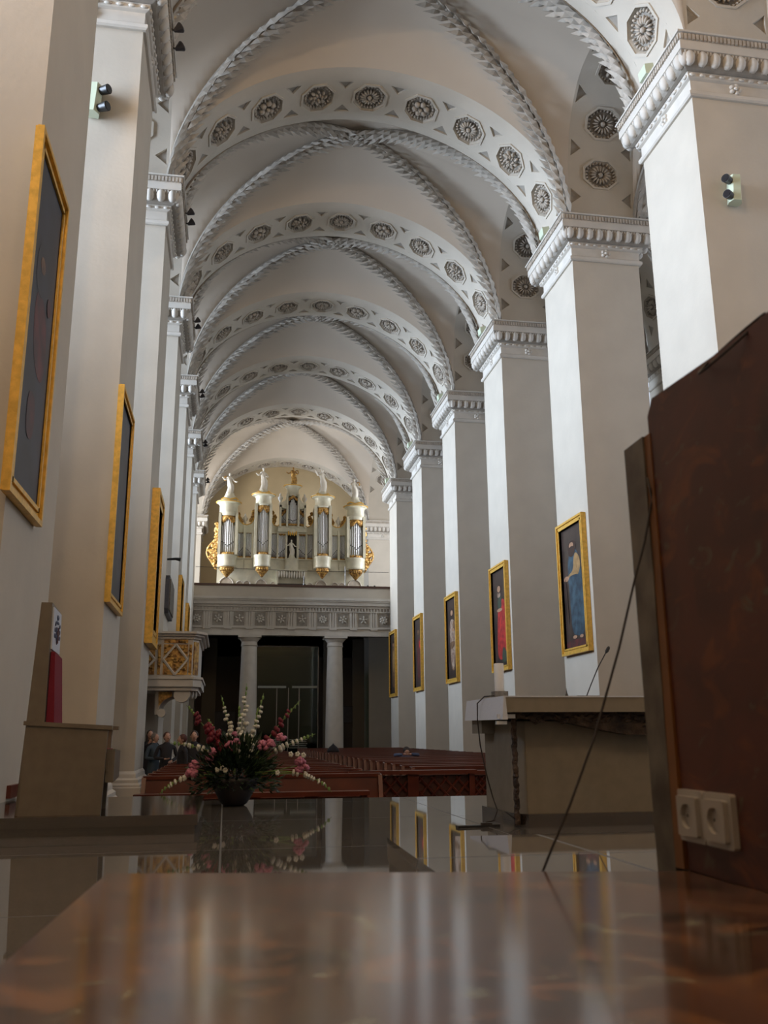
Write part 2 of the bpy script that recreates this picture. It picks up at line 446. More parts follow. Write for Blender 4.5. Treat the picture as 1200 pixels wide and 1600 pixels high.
def garland_mesh(xa, xb, ya, yb, cr, sx, sy, w=0.165, pitch=0.29):
    """leafy festoon along one groin from corner (sx,sy) up to the crown"""
    xm, ym = (xa+xb)/2, (ya+yb)/2; hx, hy = (xb-xa)/2, (yb-ya)/2
    pts = []
    for i in range(121):
        t = math.cos(PI/2*i/120)
        pts.append(Vector((xm+sx*t*hx, ym+sy*t*hy, H+groin(t, cr)-0.02)))
    Ls = [0]
    for a, b in zip(pts, pts[1:]): Ls.append(Ls[-1]+(b-a).length)
    def at(s_):
        k = 0
        while k < len(Ls)-2 and Ls[k+1] < s_: k += 1
        f = (s_-Ls[k])/max(1e-9, Ls[k+1]-Ls[k])
        return pts[k].lerp(pts[k+1], f), (pts[k+1]-pts[k]).normalized()
    mb = MB()
    mb.cur = 1; mb.tube([at(Ls[-1]*i/40)[0] for i in range(41)], w*0.42, 6); mb.cur = 0  # dark core tube paints shade into the gaps between leaves
    s_ = 0.12
    while s_ < Ls[-1]-0.1:
        p, t = at(s_)
        side = Vector((sx*hy, -sy*hx, 0)).normalized()
        out = t.cross(side).normalized()
        if out.z > 0: out = -out
        for dx, tw in ((-0.75, -0.5), (0.75, 0.5), (0, 0)):
            base = p+side*dx*w*0.9+out*w*(0.5 if dx else 0.65)
            d = (t+side*tw*0.7)
            mb.leaf(base+Vector((random.uniform(-.02,.02),)*3), d, out, pitch*1.7*random.uniform(0.85,1.15), w*random.uniform(1.05,1.3), 0.50)
        mb.ell(p+side*random.choice((-1,1))*w*0.35+out*w*0.85, (0.05,0.05,0.05), 5, 3)
        s_ += pitch
    o = mb.build('leaf_garland', [M['garland'], M['recess']], fix=False); C.objects.unlink(o)
    return o.data

RX, RY = 0.066*S, 0.076*S
ROS = [rosette_mesh(k, RX*0.93, RY*0.93, 'rosette') for k in range(3)]
RXs, RYs = 0.058*S, 0.070*S
DEP = 0.11

# transverse nave arches
ncurve = Curve2(superell(HW, NR, NP))
nspos = [ncurve.L/2+(i-4)*0.230*S for i in range(9)]
def cove_add(mb, curve, place, b, full, rise, n=48):
    """soft cove from the coffered band out to the vault edge, both sides"""
    for sg in (-1, 1):
        V = []; m_ = 5
        for i in range(n+1):
            s_ = curve.L*i/n; p, t, nn = curve.at(s_)
            k = min(1.0, math.sin(PI*i/n)*3)
            for j in range(m_+1):
                q = j/m_
                w = rise*k*(q**1.6)
                V.append(place(p.x+nn.x*w, sg*(b+(full-b)*q), p.y+nn.y*w))
        F = [(i*(m_+1)+j, i*(m_+1)+j+1, (i+1)*(m_+1)+j+1, (i+1)*(m_+1)+j) for i in range(n) for j in range(m_)]
        mb.add(V, F)
def make_arch(name, label, cat, curve, b, full, spos, rx, ry, place, kseq, cove=0.08, smooth=False, group=None, ros=None, tri=True):
    mb, mp = arch_mesh(curve, b, spos, rx, ry, DEP, place, tri)
    if full > b+0.01: cove_add(mb, curve, place, b, full, cove)
    root = thing(name, label, cat, group=group)
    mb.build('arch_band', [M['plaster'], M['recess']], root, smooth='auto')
    for i, s_ in enumerate(spos):
        put_rosette((ros or ROS)[kseq[i % len(kseq)]], mp, s_, root, 0, DEP)
    return root
first = None
arch_words = {-1: 'behind the photographer', 0: 'nearest', 1: 'second', 2: 'third', 3: 'fourth', 4: 'fifth', 5: 'sixth', 6: 'seventh', 7: 'last and smallest'}
def nave_arch_label(n):
    if n == 7: return 'rosette-coffered plaster arch against the ochre wall right above the organ statues'
    if n == 1: return 'rosette-coffered plaster nave arch cut off by the top right of the view'
    return 'rosette-coffered plaster nave arch, %s one counted from the organ wall towards the viewer' % ORD[8-n]
for n in range(1, 8):
    yc = PD/2
    if first is None:
        first = make_arch('coffered_arch', nave_arch_label(n), 'arch', ncurve, BAND, PD/2, nspos, RX, RY,
                          lambda h, v, z: (XM+h, PD/2+v, H+z), [0,2,0,1,0,2,1,2,1], group='coffered nave arches')
        a = first
    else:
        a = copy_tree(first); a['label'] = nave_arch_label(n)
    a.location = (0, YP[n], 0)

def bay_range(n):
    return YP[n]+PD, YP[n+1]
nb = 0
gm = {}
ac_curve = Curve2(superell((S-PD)/2, AR, AP))
ac_curve7 = Curve2(superell((YP[7]-YP[6]-PD)/2, AR, AP))
AXa, AXb = XR+PW, XR+PW+AW        # right aisle
BXa, BXb = XL-PW-AW, XL-PW        # left aisle
AIR, AIP = 0.50*S, 2.2
AIC = 0.60*S
for n in range(-1, 7):
    ya, yb = bay_range(n)
    last = (n == 6)
    # nave bay
    if n >= 0:
        key = ('n', last)
        if key not in gm:
            v = vault_bay(XL, XR, 0, yb-ya, CR, NR, NP, AR, AP, 'ceiling')
            C.objects.unlink(v)
            gm[key] = (v.data, {(sx, sy): garland_mesh(XL, XR, 0, yb-ya, CR, sx, sy) for sx in (-1,1) for sy in (-1,1)})
        me, gs = gm[key]
        o = bpy.data.objects.new('ceiling', me); C.objects.link(o); o.location = (0, ya, 0); struct(o)
        for (sx, sy), g in gs.items():
            if n == 0: continue
            q = bpy.data.objects.new('leaf_garland', g); C.objects.link(q); q.parent = o
    # aisle bays
    for side, (xa, xb) in (('r', (AXa, AXb)), ('l', (BXa, BXb))):
        key = (side, last)
        if key not in gm:
            v = vault_bay(xa, xb, 0, yb-ya, AIC, AIR, AIP, AR, AP, 'ceiling', 28, 28); C.objects.unlink(v)
            gm[key] = (v.data, {(sx, sy): garland_mesh(xa, xb, 0, yb-ya, AIC, sx, sy) for sx in (-1,1) for sy in (-1,1)})
        me, gs = gm[key]
        o = bpy.data.objects.new('ceiling', me); C.objects.link(o); o.location = (0, ya, 0); struct(o)
        if n >= 1:
            for (sx, sy), g in gs.items():
                q = bpy.data.objects.new('leaf_garland', g); C.objects.link(q); q.parent = o

# arcade arches (along the nave) and aisle cross arches
first = {}
for side in ('right', 'left'):
    xc = XR+PW/2 if side == 'right' else XL-PW/2
    for n in range(-1, 7):
        ya, yb = bay_range(n); key = (side, n == 6)
        cur = ac_curve7 if n == 6 else ac_curve
        lab = 'coffered arcade arch between pillars %d and %d of the %s row from the altar' % (n+1, n+2, side)
        if n == -1: lab = 'coffered arcade arch beside the sanctuary on the %s' % side
        if n == 6: lab = 'coffered arcade arch next to the organ loft in the %s row' % side
        if key not in first:
            sp = [cur.L/2+k*0.215*S for k in (-2.5,-1.5,-0.5,0.5,1.5,2.5)]
            a = make_arch('arcade_arch', lab, 'arch', cur, PW/2, PW/2, sp, RXs, RYs,
                          lambda h, v, z, xc=xc, c=(yb-ya)/2: (xc+v, c-h, H+z), [0,0,2,2,0,0], group='coffered arcade arches')
            first[key] = a
        else:
            a = copy_tree(first[key]); a['label'] = lab
        a.location = (0, ya, 0)
acur = Curve2(superell(AW/2, AIR, AIP))
for side in ('right', 'left'):
    xc = (AXa+AXb)/2 if side == 'right' else (BXa+BXb)/2
    f = None
    for n in range(0, 8):
        lab = 'coffered %s aisle arch springing from pillar %d, counted from the altar end' % (side, n+1)
        if f is None:
            sp = [acur.L/2+k*0.21*S for k in (-2,-1,0,1,2)]
            f = a = make_arch('aisle_arch', lab, 'arch', acur, BAND, PD/2, sp, RXs, RYs,
                              lambda h, v, z, xc=xc: (xc+h, PD/2+v, H+z), [0,2,0,2,0], group='coffered aisle arches')
        else:
            a = copy_tree(f); a['label'] = lab
        a.location = (0, YP[n], 0)

# ------------------------------------------------------------------ pillars
def rect_profile(mb, prof, w, d, top_cap=True):
    """prof: (offset, z) swept round the rectangle 0..w, 0..d"""
    V = []; 
    for o, z in prof:
        V += [(-o,-o,z),(w+o,-o,z),(w+o,d+o,z),(-o,d+o,z)]
    F = [(j*4+i, j*4+(i+1)%4, (j+1)*4+(i+1)%4, (j+1)*4+i) for j in range(len(prof)-1) for i in range(4)]
    F += [(3,2,1,0), tuple(range((len(prof)-1)*4, len(prof)*4))]
    mb.add(V, F)
def around(w, d, o, pitch):
    """positions and outward directions round a rectangle, offset o"""
    res = []
    for (x0,y0,x1,y1,nx,ny) in ((-o,-o,w+o,-o,0,-1),(w+o,-o,w+o,d+o,1,0),(w+o,d+o,-o,d+o,0,1),(-o,d+o,-o,-o,-1,0)):
        L = math.hypot(x1-x0, y1-y0); k = max(1, round(L/pitch))
        for i in range(k):
            t = (i+0.5)/k
            res.append((x0+(x1-x0)*t, y0+(y1-y0)*t, nx, ny, L/k))
    return res
def make_pillar(w, d, lamps=True):
    t = thing('pillar', 'pillar', 'pillar')
    sh = MB(); rect_profile(sh, [(0, 0.80), (0, H-1.17)], w, d); sh.build('shaft', M['plaster'], t)
    b = MB(); rect_profile(b, [(0.16,0),(0.16,0.50),(0.14,0.52),(0.14,0.56),(0.10,0.60),(0.10,0.66),(0.05,0.70),(0.04,0.78),(0.0,0.84)], w, d)
    b.build('base', M['stucco'], t)
    c = MB()
    ov = [(0.13+0.20*math.sin(PI/2*i/5)**1.0, H-0.70+0.31*(1-math.cos(PI/2*i/5))) for i in range(6)]
    prof = [(0,H-1.20),(0.05,H-1.20),(0.08,H-1.17),(0.08,H-1.10),(0.04,H-1.07),(0.02,H-1.04),(0.02,H-0.82),(0.08,H-0.80),(0.10,H-0.78),(0.10,H-0.73),(0.12,H-0.70)]+ov+\
           [(0.36,H-0.385),(0.36,H-0.20),(0.34,H-0.19),(0.36,H-0.03),(0.41,H-0.03),(0.42,H)]
    rect_profile(c, prof, w, d)
    c.build('capital', M['stucco'], t)
    c = MB(); rect_profile(c, [(a+0.008, b) for a, b in ov], w, d); c.build('ovolo_ground', M['recess'], t)  # darker ground paints in the shade between the eggs
    e = MB()
    for x, y, nx, ny, L in around(w, d, 0.285, 0.29):
        r = 0.118
        e.ell((x-nx*0.0, y-ny*0.0, H-0.53), (r if ny else 0.115, r if nx else 0.115, 0.165), 9, 6)
        for sg in (-1, 1):     # dart frames
            tx, ty = (1,0) if ny else (0,1)
            e.tube([(x+tx*sg*(L/2-0.035)+nx*0.05, y+ty*sg*(L/2-0.035)+ny*0.05, H-0.40), (x+tx*sg*(L/2-0.045)+nx*-0.01, y+ty*sg*(L/2-0.045)+ny*-0.01, H-0.55), (x+tx*sg*(L/2-0.10)-nx*0.06, y+ty*sg*(L/2-0.10)-ny*0.06, H-0.66)], 0.026, 4)
    for cx, cy in ((-0.24,-0.24),(w+0.24,-0.24),(w+0.24,d+0.24),(-0.24,d+0.24)):
        e.ell((cx,cy,H-0.52), (0.12,0.12,0.16), 6, 5)
    e.build('egg_and_dart_molding', M['stucco'], t, smooth=True, fix=False)
    bd = MB()
    for x, y, nx, ny, L in around(w, d, 0.11, 0.22):
        bd.ell((x,y,H-0.755), (0.075 if ny else 0.035, 0.075 if nx else 0.035, 0.035), 6, 4)
    bd.build('bead_molding', M['stucco'], t, smooth=True, fix=False)
    dn = MB()
    for x, y, nx, ny, L in around(w, d, 0.365, 0.085):
        a, q = (0.028, 0.022) if ny else (0.022, 0.028)
        dn.box(x-a, x+a, y-q, y+q, H-0.165, H-0.045)
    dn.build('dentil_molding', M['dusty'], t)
    for x, y, nx, ny in ((w/2,-0.03,0,-1),(-0.03,d/2,-1,0),(w+0.03,d/2,1,0)):
        f = MB()
        for i in range(5):
            a = 2*PI*i/5
            p = (x+math.cos(a)*0.085*abs(ny), y+math.cos(a)*0.085*abs(nx), H-0.93+math.sin(a)*0.085)
            f.ell(p, (0.055,0.055,0.05), 6, 4)
        f.ell((x+nx*0.03, y+ny*0.03, H-0.93), (0.05,0.05,0.05), 6, 4)
        f.build('neck_rosette', M['stucco'], t, smooth=True, fix=False)
    return t
PR = make_pillar(PW, PD)
right_lab = {0: 'white square pillar standing behind the brown marble panel beside the altar',
    1: 'nearest visible white square pillar of the right row, a twin spotlight on its beige face',
    2: 'white square pillar hung with the tall painting of a bearded man in blue',
    3: 'white square pillar hung with the painting of a figure in bright red',
    4: 'white square pillar hung with the painting of a pale-robed figure',
    5: 'white square pillar hung with the narrow dark painting holding a red patch',
    6: 'white square pillar hung with the small sepia painting beside the gallery',
    7: 'white square pillar up on the organ loft right of the organ'}
left_lab = {0: 'square pillar at the left edge carrying the huge dark gilt-framed painting',
    1: 'square pillar with the pale green twin spotlight high on its face',
    2: 'square pillar of the left row hiding the left part of the pulpit',
    3: 'square pillar the carved pulpit hangs from, with a dark oblong plaque',
    4: 'square pillar of the left row right behind the plaque pillar',
    5: 'square pillar of the left row, second from the organ gallery',
    6: 'square pillar of the left row meeting the left end of the organ gallery',
    7: 'square pillar up on the organ loft left of the organ'}
used = False
for n in range(0, 8):
    for side in ('r', 'l'):
        if not used: p = PR; used = True
        else: p = copy_tree(PR)
        p['label'] = (right_lab if side == 'r' else left_lab)[n]
        p['category'] = 'pillar'; p['group'] = 'square nave pillars'
        p.location = (XR if side == 'r' else XL-PW, YP[n], 0)
# slim wall piers on the outer aisle walls
wp = make_pillar(0.5, PD)
k = 0
for n in range(0, 8):
    for side in ('r', 'l'):
        p = wp if k == 0 else copy_tree(wp); k += 1
        p.name = 'wall_pier'
        p['label'] = 'shallow wall pier with egg-and-dart capital on the outer %s aisle wall' % ('right' if side == 'r' else 'left')
        p['category'] = 'pillar'; p['group'] = 'wall piers of the %s aisle' % ('right' if side == 'r' else 'left')
        p.location = (AXb if side == 'r' else BXa-0.5, YP[n], 0)

# ------------------------------------------------------------------ setting shell
ZT = H+CR+0.3
def flat(name, x0, x1, y0, y1, z0, z1, m): 
    return struct(MB().box(x0,x1,y0,y1,z0,z1).build(name, m))
flat('floor', BXa-1.2, AXb+1.2, 10.52, YW+3, -0.3, 0, M['navefloor'])
sanct = MB().box(-6.5, 12.6, YE, 10.52, -0.3, SF-0.16).box(-6.5, 12.6, YE, 10.56, SF-0.16, SF)
struct(sanct.build('floor', M['granite']))
for k in range(4):
    z1 = SF*(4-k)/5
    struct(MB().box(-6.5, 12.6, 10.52, 10.56+0.34*(k+1), 0, z1).build('floor', M['granitestep']))
# outer aisle walls with arched windows
WZ0, WZ1, WHW = CAM+0.95*S, CAM+2.52*S, 0.165*S
def arch_hole(yc):
    pts = [(yc-WHW, WZ0), (yc+WHW, WZ0)]
    for i in range(13):
        a = PI*i/12
        pts.append((yc+WHW*math.cos(a), WZ1-WHW+WHW*math.sin(a)))
    return pts
centres = [sum(bay_range(n))/2 for n in range(-1, 7)]
for side, xw, sg in (('right', AXb+0.5, 1), ('left', BXa-0.5, -1)):
    outer = [(YE, 0), (YW+3, 0), (YW+3, ZT), (YE, ZT)]
    holes = [arch_hole(c) for c in centres]
    V, F = flat_with_holes(outer, holes)
    mb = MB()
    mb.add([(xw, a, b) for a, b in V], F); mb.add([(xw+sg*0.8, a, b) for a, b in V], F)
    for h in holes:
        n_ = len(h); mb.add([(xw, a, b) for a, b in h]+[(xw+sg*0.8, a, b) for a, b in h], [(i,(i+1)%n_,(i+1)%n_+n_,i+n_) for i in range(n_)])
    struct(mb.build('wall_'+side, M['plaster']))
    for i, c in enumerate(centres):
        fr = MB()
        h = arch_hole(c)
        x = xw+sg*0.45
        n_ = len(h)
        cy = c; cz = (WZ0+WZ1)/2
        inn = [((a-cy)*0.93+cy, (b-cz)*0.98+cz) for a, b in h]
        fr.add([(x, a, b) for a, b in h]+[(x, a, b) for a, b in inn]+[(x+sg*0.08, a, b) for a, b in inn], [(i_,(i_+1)%n_,(i_+1)%n_+n_,i_+n_) for i_ in range(n_)]+[(i_+n_,(i_+1)%n_+n_,(i_+1)%n_+2*n_,i_+2*n_) for i_ in range(n_)])
        fr.box(x-0.04, x+0.04, c-0.03, c+0.03, WZ0, WZ1)
        z = WZ0+0.9
        while z < WZ1-0.4:
            fr.box(x-0.03, x+0.03, c-WHW, c+WHW, z-0.02, z+0.02); z += 0.9
        w = struct(fr.build('window_%d' % (i+1+(8 if side == 'left' else 0)), M['stucco']))
        g = MB().add([(x, a, b) for a, b in h], [tuple(range(n_))]); g.build('pane', M['windowglass'], w)
flat('wall_east', BXa-1.3, AXb+1.3, YE-0.4, YE, 0, ZT, M['plaster'])
flat('wall_west', BXa-1.3, AXb+1.3, YW, YW+0.5, 6.5, ZT+1, M['ochre'])
flat('ceiling', BXa-1.3, AXb+1.3, YE, YP[0], ZT-1.0, ZT, M['vault'])
# side strips closing the aisle vault against the outer wall and roof above
flat('roof', BXa-1.3, AXb+1.3, YP[0], YW+3, ZT+0.6, ZT+0.9, M['vault'])

# ------------------------------------------------------------------ organ gallery
GY = 7.60*S
def gz(z): return z+CAM
XA, XB = XL-PW*0.98, XR+PW*0.98
gal = thing('organ_gallery', 'long cream gallery across the nave with dark rail and rosette frieze', 'gallery', (XM, GY, 0))
def gpart(mb, name, m, **k): 
    o = mb.build(name, m, gal, **k); return o
def R_(mb, x0, x1, y0, y1, z0, z1): return mb.box(x0-XM, x1-XM, y0-GY, y1-GY, z0, z1)
Zb, Za, Zf, Zc, Zp, Zr = gz(5.30), gz(5.75), gz(6.60), gz(6.85), gz(7.34), gz(8.02)
mb = MB(); R_(mb, XA, XB, GY+0.02, GY+0.5, Zb, Zp); R_(mb, XA, XB, GY-0.04, GY+0.4, Zb, Zb+0.22); R_(mb, XA, XB, GY-0.08, GY+0.4, Za-0.06, Za+0.02)
gpart(mb, 'architrave', M['stucco'])
mb = MB()
for (o, z0, z1) in ((0.10, Zf, Zf+0.06), (0.12, Zc-0.02, Zc+0.10), (0.30, Zc+0.10, Zc+0.28), (0.38, Zc+0.28, Zc+0.36), (0.45, Zc+0.36, Zp)):
    R_(mb, XA, XB, GY-o, GY+0.3, z0, z1)
gpart(mb, 'cornice', M['stucco'])
mb = MB(); x = XA+0.1
while x < XB-0.1:
    R_(mb, x, x+0.085, GY-0.10, GY+0.05, Zf+0.05, Zc-0.03); x += 0.17
gpart(mb, 'dentil_row', M['stucco'])
mb = MB(); R_(mb, XA, XB, GY+0.0, GY+0.3, Zp, Zr-0.05)
gpart(mb, 'parapet', M['plaster'])
mb = MB(); R_(mb, XA, XB, GY-0.07, GY+0.35, Zr-0.05, Zr+0.07); gpart(mb, 'hand_rail', M['railwood'])
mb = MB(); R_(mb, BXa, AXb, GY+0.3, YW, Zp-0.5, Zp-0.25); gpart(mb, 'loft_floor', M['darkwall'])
# metope rosettes and triglyphs
pit = 1.135; xs = XM-0.06-4.5*pit; 
for i in range(10):
    cx = xs+i*pit
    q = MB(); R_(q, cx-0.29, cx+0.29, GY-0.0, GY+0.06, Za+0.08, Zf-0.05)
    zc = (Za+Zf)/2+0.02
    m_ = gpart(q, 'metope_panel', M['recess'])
    f = MB(); kk = i % 3; np_ = (8, 6, 5)[kk]
    for j in range(np_):
        a = 2*PI*j/np_+0.3
        f.ell((cx-XM+0.15*math.cos(a), -0.03, zc+0.15*math.sin(a)), (0.10, 0.04, 0.055), 6, 4, Matrix.Rotation(-a-(0.5 if kk == 0 else 0), 3, 'Y'))
    f.ell((cx-XM, -0.05, zc), (0.07,0.05,0.07), 7, 4)
    f.build('rosette', M['stucco'], m_, smooth=True, fix=False)
    if i < 9:
        tg = MB(); c2 = cx+pit/2
        for k_ in range(3): R_(tg, c2-0.18+k_*0.13, c2-0.09+k_*0.13, GY-0.05, GY+0.1, Za+0.02, Zf)
        R_(tg, c2-0.2, c2+0.2, GY-0.10, GY+0.1, Za-0.13, Za-0.05)
        gpart(tg, 'triglyph', M['stucco'])
# gallery columns
def column(x, lab):
    t = thing('column', lab, 'column', (x, GY+0.25, 0), group='columns carrying the organ gallery')
    prof = [(0.62,0.0),(0.62,0.22),(0.58,0.24),(0.60,0.34),(0.52,0.40),(0.50,0.44)]
    prof += [(0.50-0.09*(i/10)**1.5, 0.44+(Zb-1.0)*i/10) for i in range(11)]
    MB().lathe(prof, seg=24).build('shaft', M['stucco'], t, smooth='auto')
    z = prof[-1][1]
    MB().lathe([(0.43,z-0.02),(0.46,z+0.02),(0.43,z+0.06),(0.42,z+0.22),(0.46,z+0.26),(0.56,z+0.40),(0.56,z+0.42)], seg=24).box(-0.62,0.62,-0.62,0.62,z+0.42,Zb).build('capital', M['stucco'], t, smooth='auto')
column(1.16, 'left round column holding up the organ gallery')
column(5.81, 'right round column holding up the organ gallery')
# narthex under the gallery
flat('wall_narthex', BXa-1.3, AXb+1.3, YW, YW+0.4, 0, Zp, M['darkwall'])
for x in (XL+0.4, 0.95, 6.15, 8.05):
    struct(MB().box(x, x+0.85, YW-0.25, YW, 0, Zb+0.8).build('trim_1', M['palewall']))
struct(MB().box(1.9, 5.3, YW-0.12, YW+0.01, 0, 4.9).build('door_1', M['doorwood']))
# glass vestibule
gv = thing('glass_vestibule', 'tall greenish glass vestibule standing between the two gallery columns', 'vestibule', (3.45, 53.0, 0))
gl = MB()
Gx0, Gx1, Gy0, Gy1, Gh = -1.85, 1.72, -1.0, 3.2, 6.55
gl.box(Gx0, Gx1, Gy0, Gy0+0.02, 0.05, Gh); gl.box(Gx0, Gx0+0.02, Gy0, Gy1, 0.05, Gh); gl.box(Gx1-0.02, Gx1, Gy0, Gy1, 0.05, Gh)
gl.build('glass_panes', M['glass'], gv)
fr = MB()
for x in (Gx0, -0.65, 0.0, 0.6, Gx1-0.05): fr.box(x, x+0.045, Gy0-0.03, Gy0+0.02, 0, 4.2 if -1 < x < 1 else Gh)
fr.box(Gx0, Gx1, Gy0-0.03, Gy0+0.03, Gh-0.06, Gh); fr.box(Gx0, Gx1, Gy0-0.02, Gy0+0.02, 0, 0.1)
fr.build('frame', M['pewter'], gv)
for x0, x1 in ((-1.70, -0.12), (0.22, 1.62)):
    MB().box(x0, x1, Gy0-0.07, Gy0-0.03, 4.18, 4.30).build('transom_bar', M['etch'], gv)
tx = MB()
for cx in (-0.75, 0.62):
    for r in range(5):
        z = 1.34-r*0.11; w_ = 0.5-0.05*(r % 2)
        tx.box(cx-w_, cx+w_, Gy0-0.012, Gy0-0.004, z, z+0.035)
tx.build('etched_lines', M['etch'], gv)
def wall_pic(x, z, w, h, lab):
    t = thing('dark_plaque', lab, 'plaque', (x, YW-0.02, z))
    MB().box(-w/2, w/2, -0.10, 0, -h/2, h/2).build('panel', M['slate'], t)
    f = MB()
    for a in ((-w/2-0.06,-w/2,-h/2-0.06,h/2+0.06),(w/2,w/2+0.06,-h/2-0.06,h/2+0.06),(-w/2,w/2,h/2,h/2+0.06),(-w/2,w/2,-h/2-0.06,-h/2)):
        f.box(a[0],a[1],-0.13,0,a[2],a[3])
    f.build('frame', M['doorwood'], t)
wall_pic(-0.15, CAM+0.75, 1.5, 1.5, 'dark framed memorial on the shadowy wall left of the left gallery column')
wall_pic(7.75, CAM+1.33, 1.25, 0.95, 'dark framed memorial on the shadowy wall right of the right gallery column')

# ------------------------------------------------------------------ organ
OY = 53.0
OX = 3.60
def oz(py): return CAM+8.62+(915-py)*0.0389
K = 0.0377
og = thing('pipe_organ', 'large cream and gold baroque pipe organ with silver pipes on the gallery', 'organ', (OX, OY, 0))
OB = oz(916)
def pipe(parent, x, y, z0, z1, r, mouth):
    t = MB()
    t.lathe([(r*0.25, z0), (r*0.95, mouth), (r, mouth+0.03), (r, z1)], (x, y, 0), 9)
    o = t.build('organ_pipe', M['silver'], parent, smooth='auto', fix=False)
    m_ = MB(); m_.box(x-r*0.7, x+r*0.7, y-r*1.02, y-r*0.5, mouth-0.03, mouth+r*0.9)
    m_.build('pipe_mouth', M['pipeshade'], o)
def tower(cx, hw, chw, ycor0, ycor1, ypt, ypb, ybow0, ybow1, ydrop, yf, npipes, nm='tower'):
    # rounded tower: base bowl, drop, posts, pipes, entablature, cornice
    x = cx*K; w = hw*K; cw = chw*K
    c = (x, yf+0.35, 0)
    t = MB(); t.box(x-w, x+w, yf+0.35, yf+1.4, oz(ybow1), oz(ycor1))
    t.box(x-w, x-w+0.16, yf+0.02, yf+0.5, oz(ybow0), oz(ycor1)); t.box(x+w-0.16, x+w, yf+0.02, yf+0.5, oz(ybow0), oz(ycor1))
    root = t.build(nm, M['case'], og)
    e = MB(); e.lathe([(w*0.90, oz(ypt)+0.0), (w*0.94, oz(ycor1)-0.06), (w*1.0, oz(ycor1)-0.03), (w*1.0, oz(ycor1)+0.03), (w*0.93, oz(ycor1)+0.07), (w*0.93, oz(ycor0)-0.26), (w*1.0, oz(ycor0)-0.20), (w*1.03, oz(ycor0)-0.14), (cw*1.0, oz(ycor0)-0.09), (cw*1.06, oz(ycor0)), (cw*0.9, oz(ycor0)+0.03)], c, 20, sy=0.85)
    e.build('entablature', M['case'], root, smooth='auto')
    g = MB(); g.lathe([(cw*1.02, oz(ycor0)-0.07), (cw*1.10, oz(ycor0)-0.045), (cw*1.10, oz(ycor0)-0.02), (cw*0.9, oz(ycor0)-0.01)], c, 20, sy=0.85)
    g.build('gilt_edge', M['gold'], root)
    if ybow1:
        b = MB(); b.lathe([(w*0.55, oz(ybow1)-0.02), (w*0.85, oz(ybow1)+0.02), (w*0.92, oz(ybow1)+0.1), (w*0.88, oz(ybow1)+0.16), (w*0.92, oz(ybow0)-0.16), (w*1.0, oz(ybow0)-0.08), (w*0.97, oz(ybow0))], c, 20, sy=0.8)
        b.build('console_bowl', M['case'], root, smooth='auto')
        d = MB(); d.lathe([(0.02, oz(ydrop)), (w*0.22, oz(ydrop)+0.1), (w*0.38, oz(ydrop)+0.22), (w*0.58, oz(ydrop)+0.32), (w*0.72, oz(ybow1)-0.06), (w*0.74, oz(ybow1))], c, 14, sy=0.7)
        for i in range(9):
            a = PI+PI*(i+0.5)/9
            d.ell((x+w*0.62*math.cos(a), c[1]+w*0.45*math.sin(a), oz(ybow1)-0.14), (0.07,0.05,0.12), 6, 4)
        d.build('gilt_drop', M['goldorn'], root, smooth=True)
    n = npipes
    for i in range(n):
        u = (i-(n-1)/2)/((n-1)/2)
        px = x+u*(w-0.24); py = yf+0.36-math.sqrt(max(0, 1-u*u*0.8))*w*0.5
        top = oz(ypt)-0.12-abs(u)**1.5*0.55
        pipe(root, px, py, oz(ypb)+0.12, top+0.1, (w-0.22)/n*0.93, oz(ypb)+0.45+0.32*(ypb-ypt)/70*1.2-(1-abs(u))*0.28)
    go = MB()
    for i in range(14):     # carved shade above and below the pipes
        u = -1+2*(i+0.5)/14
        yy = yf+0.28-math.sqrt(1-u*u*0.8)*w*0.5
        go.ell((x+u*(w-0.18), yy, oz(ypt)-0.05-abs(u)*0.22), (0.09, 0.06, 0.13+0.12*abs(u)), 6, 4, Matrix.Rotation(u*0.7, 3, 'Y'))
        go.ell((x+u*(w-0.18), yy, oz(ypb)+0.06), (0.08, 0.06, 0.09+0.03*math.cos(i*2)), 6, 4)
    go.build('gilt_carving', M['goldorn'], root, smooth=True, fix=False)
    return root
def flatpanel(x0, x1, ytop0, ytop1, ybot, yf, n, rise):
    """pipe flat between px offsets x0..x1; rise = +1 mouths climb to the right"""
    a, b = x0*K, x1*K
    t = MB(); t.box(a, b, yf+0.3, yf+0.34, oz(ybot), oz(min(ytop0, ytop1))-0.0)
    root = t.build('pipe_flat', M['slate'], og)
    for i in range(n):
        u = (i+0.5)/n; px = a+(b-a)*u
        m_ = oz(ybot)+0.30+0.38*(u if rise > 0 else 1-u)
        pipe(root, px, yf+0.18, oz(ybot)+0.1, oz(ytop0+(ytop1-ytop0)*u)-0.1, (b-a)/n*0.46, m_)
    g = MB()
    for i in range(6):
        u = (i+0.5)/6
        g.ell((a+(b-a)*u, yf+0.08, oz(ytop0+(ytop1-ytop0)*u)-0.06), (0.06,0.05,0.09+0.06*abs(math.sin(i*2))), 6, 4)
        g.ell((a+(b-a)*u, yf+0.08, oz(ybot)+0.07), (0.06,0.05,0.08), 6, 4)
    g.build('gilt_carving', M['goldorn'], root, smooth=True, fix=False)
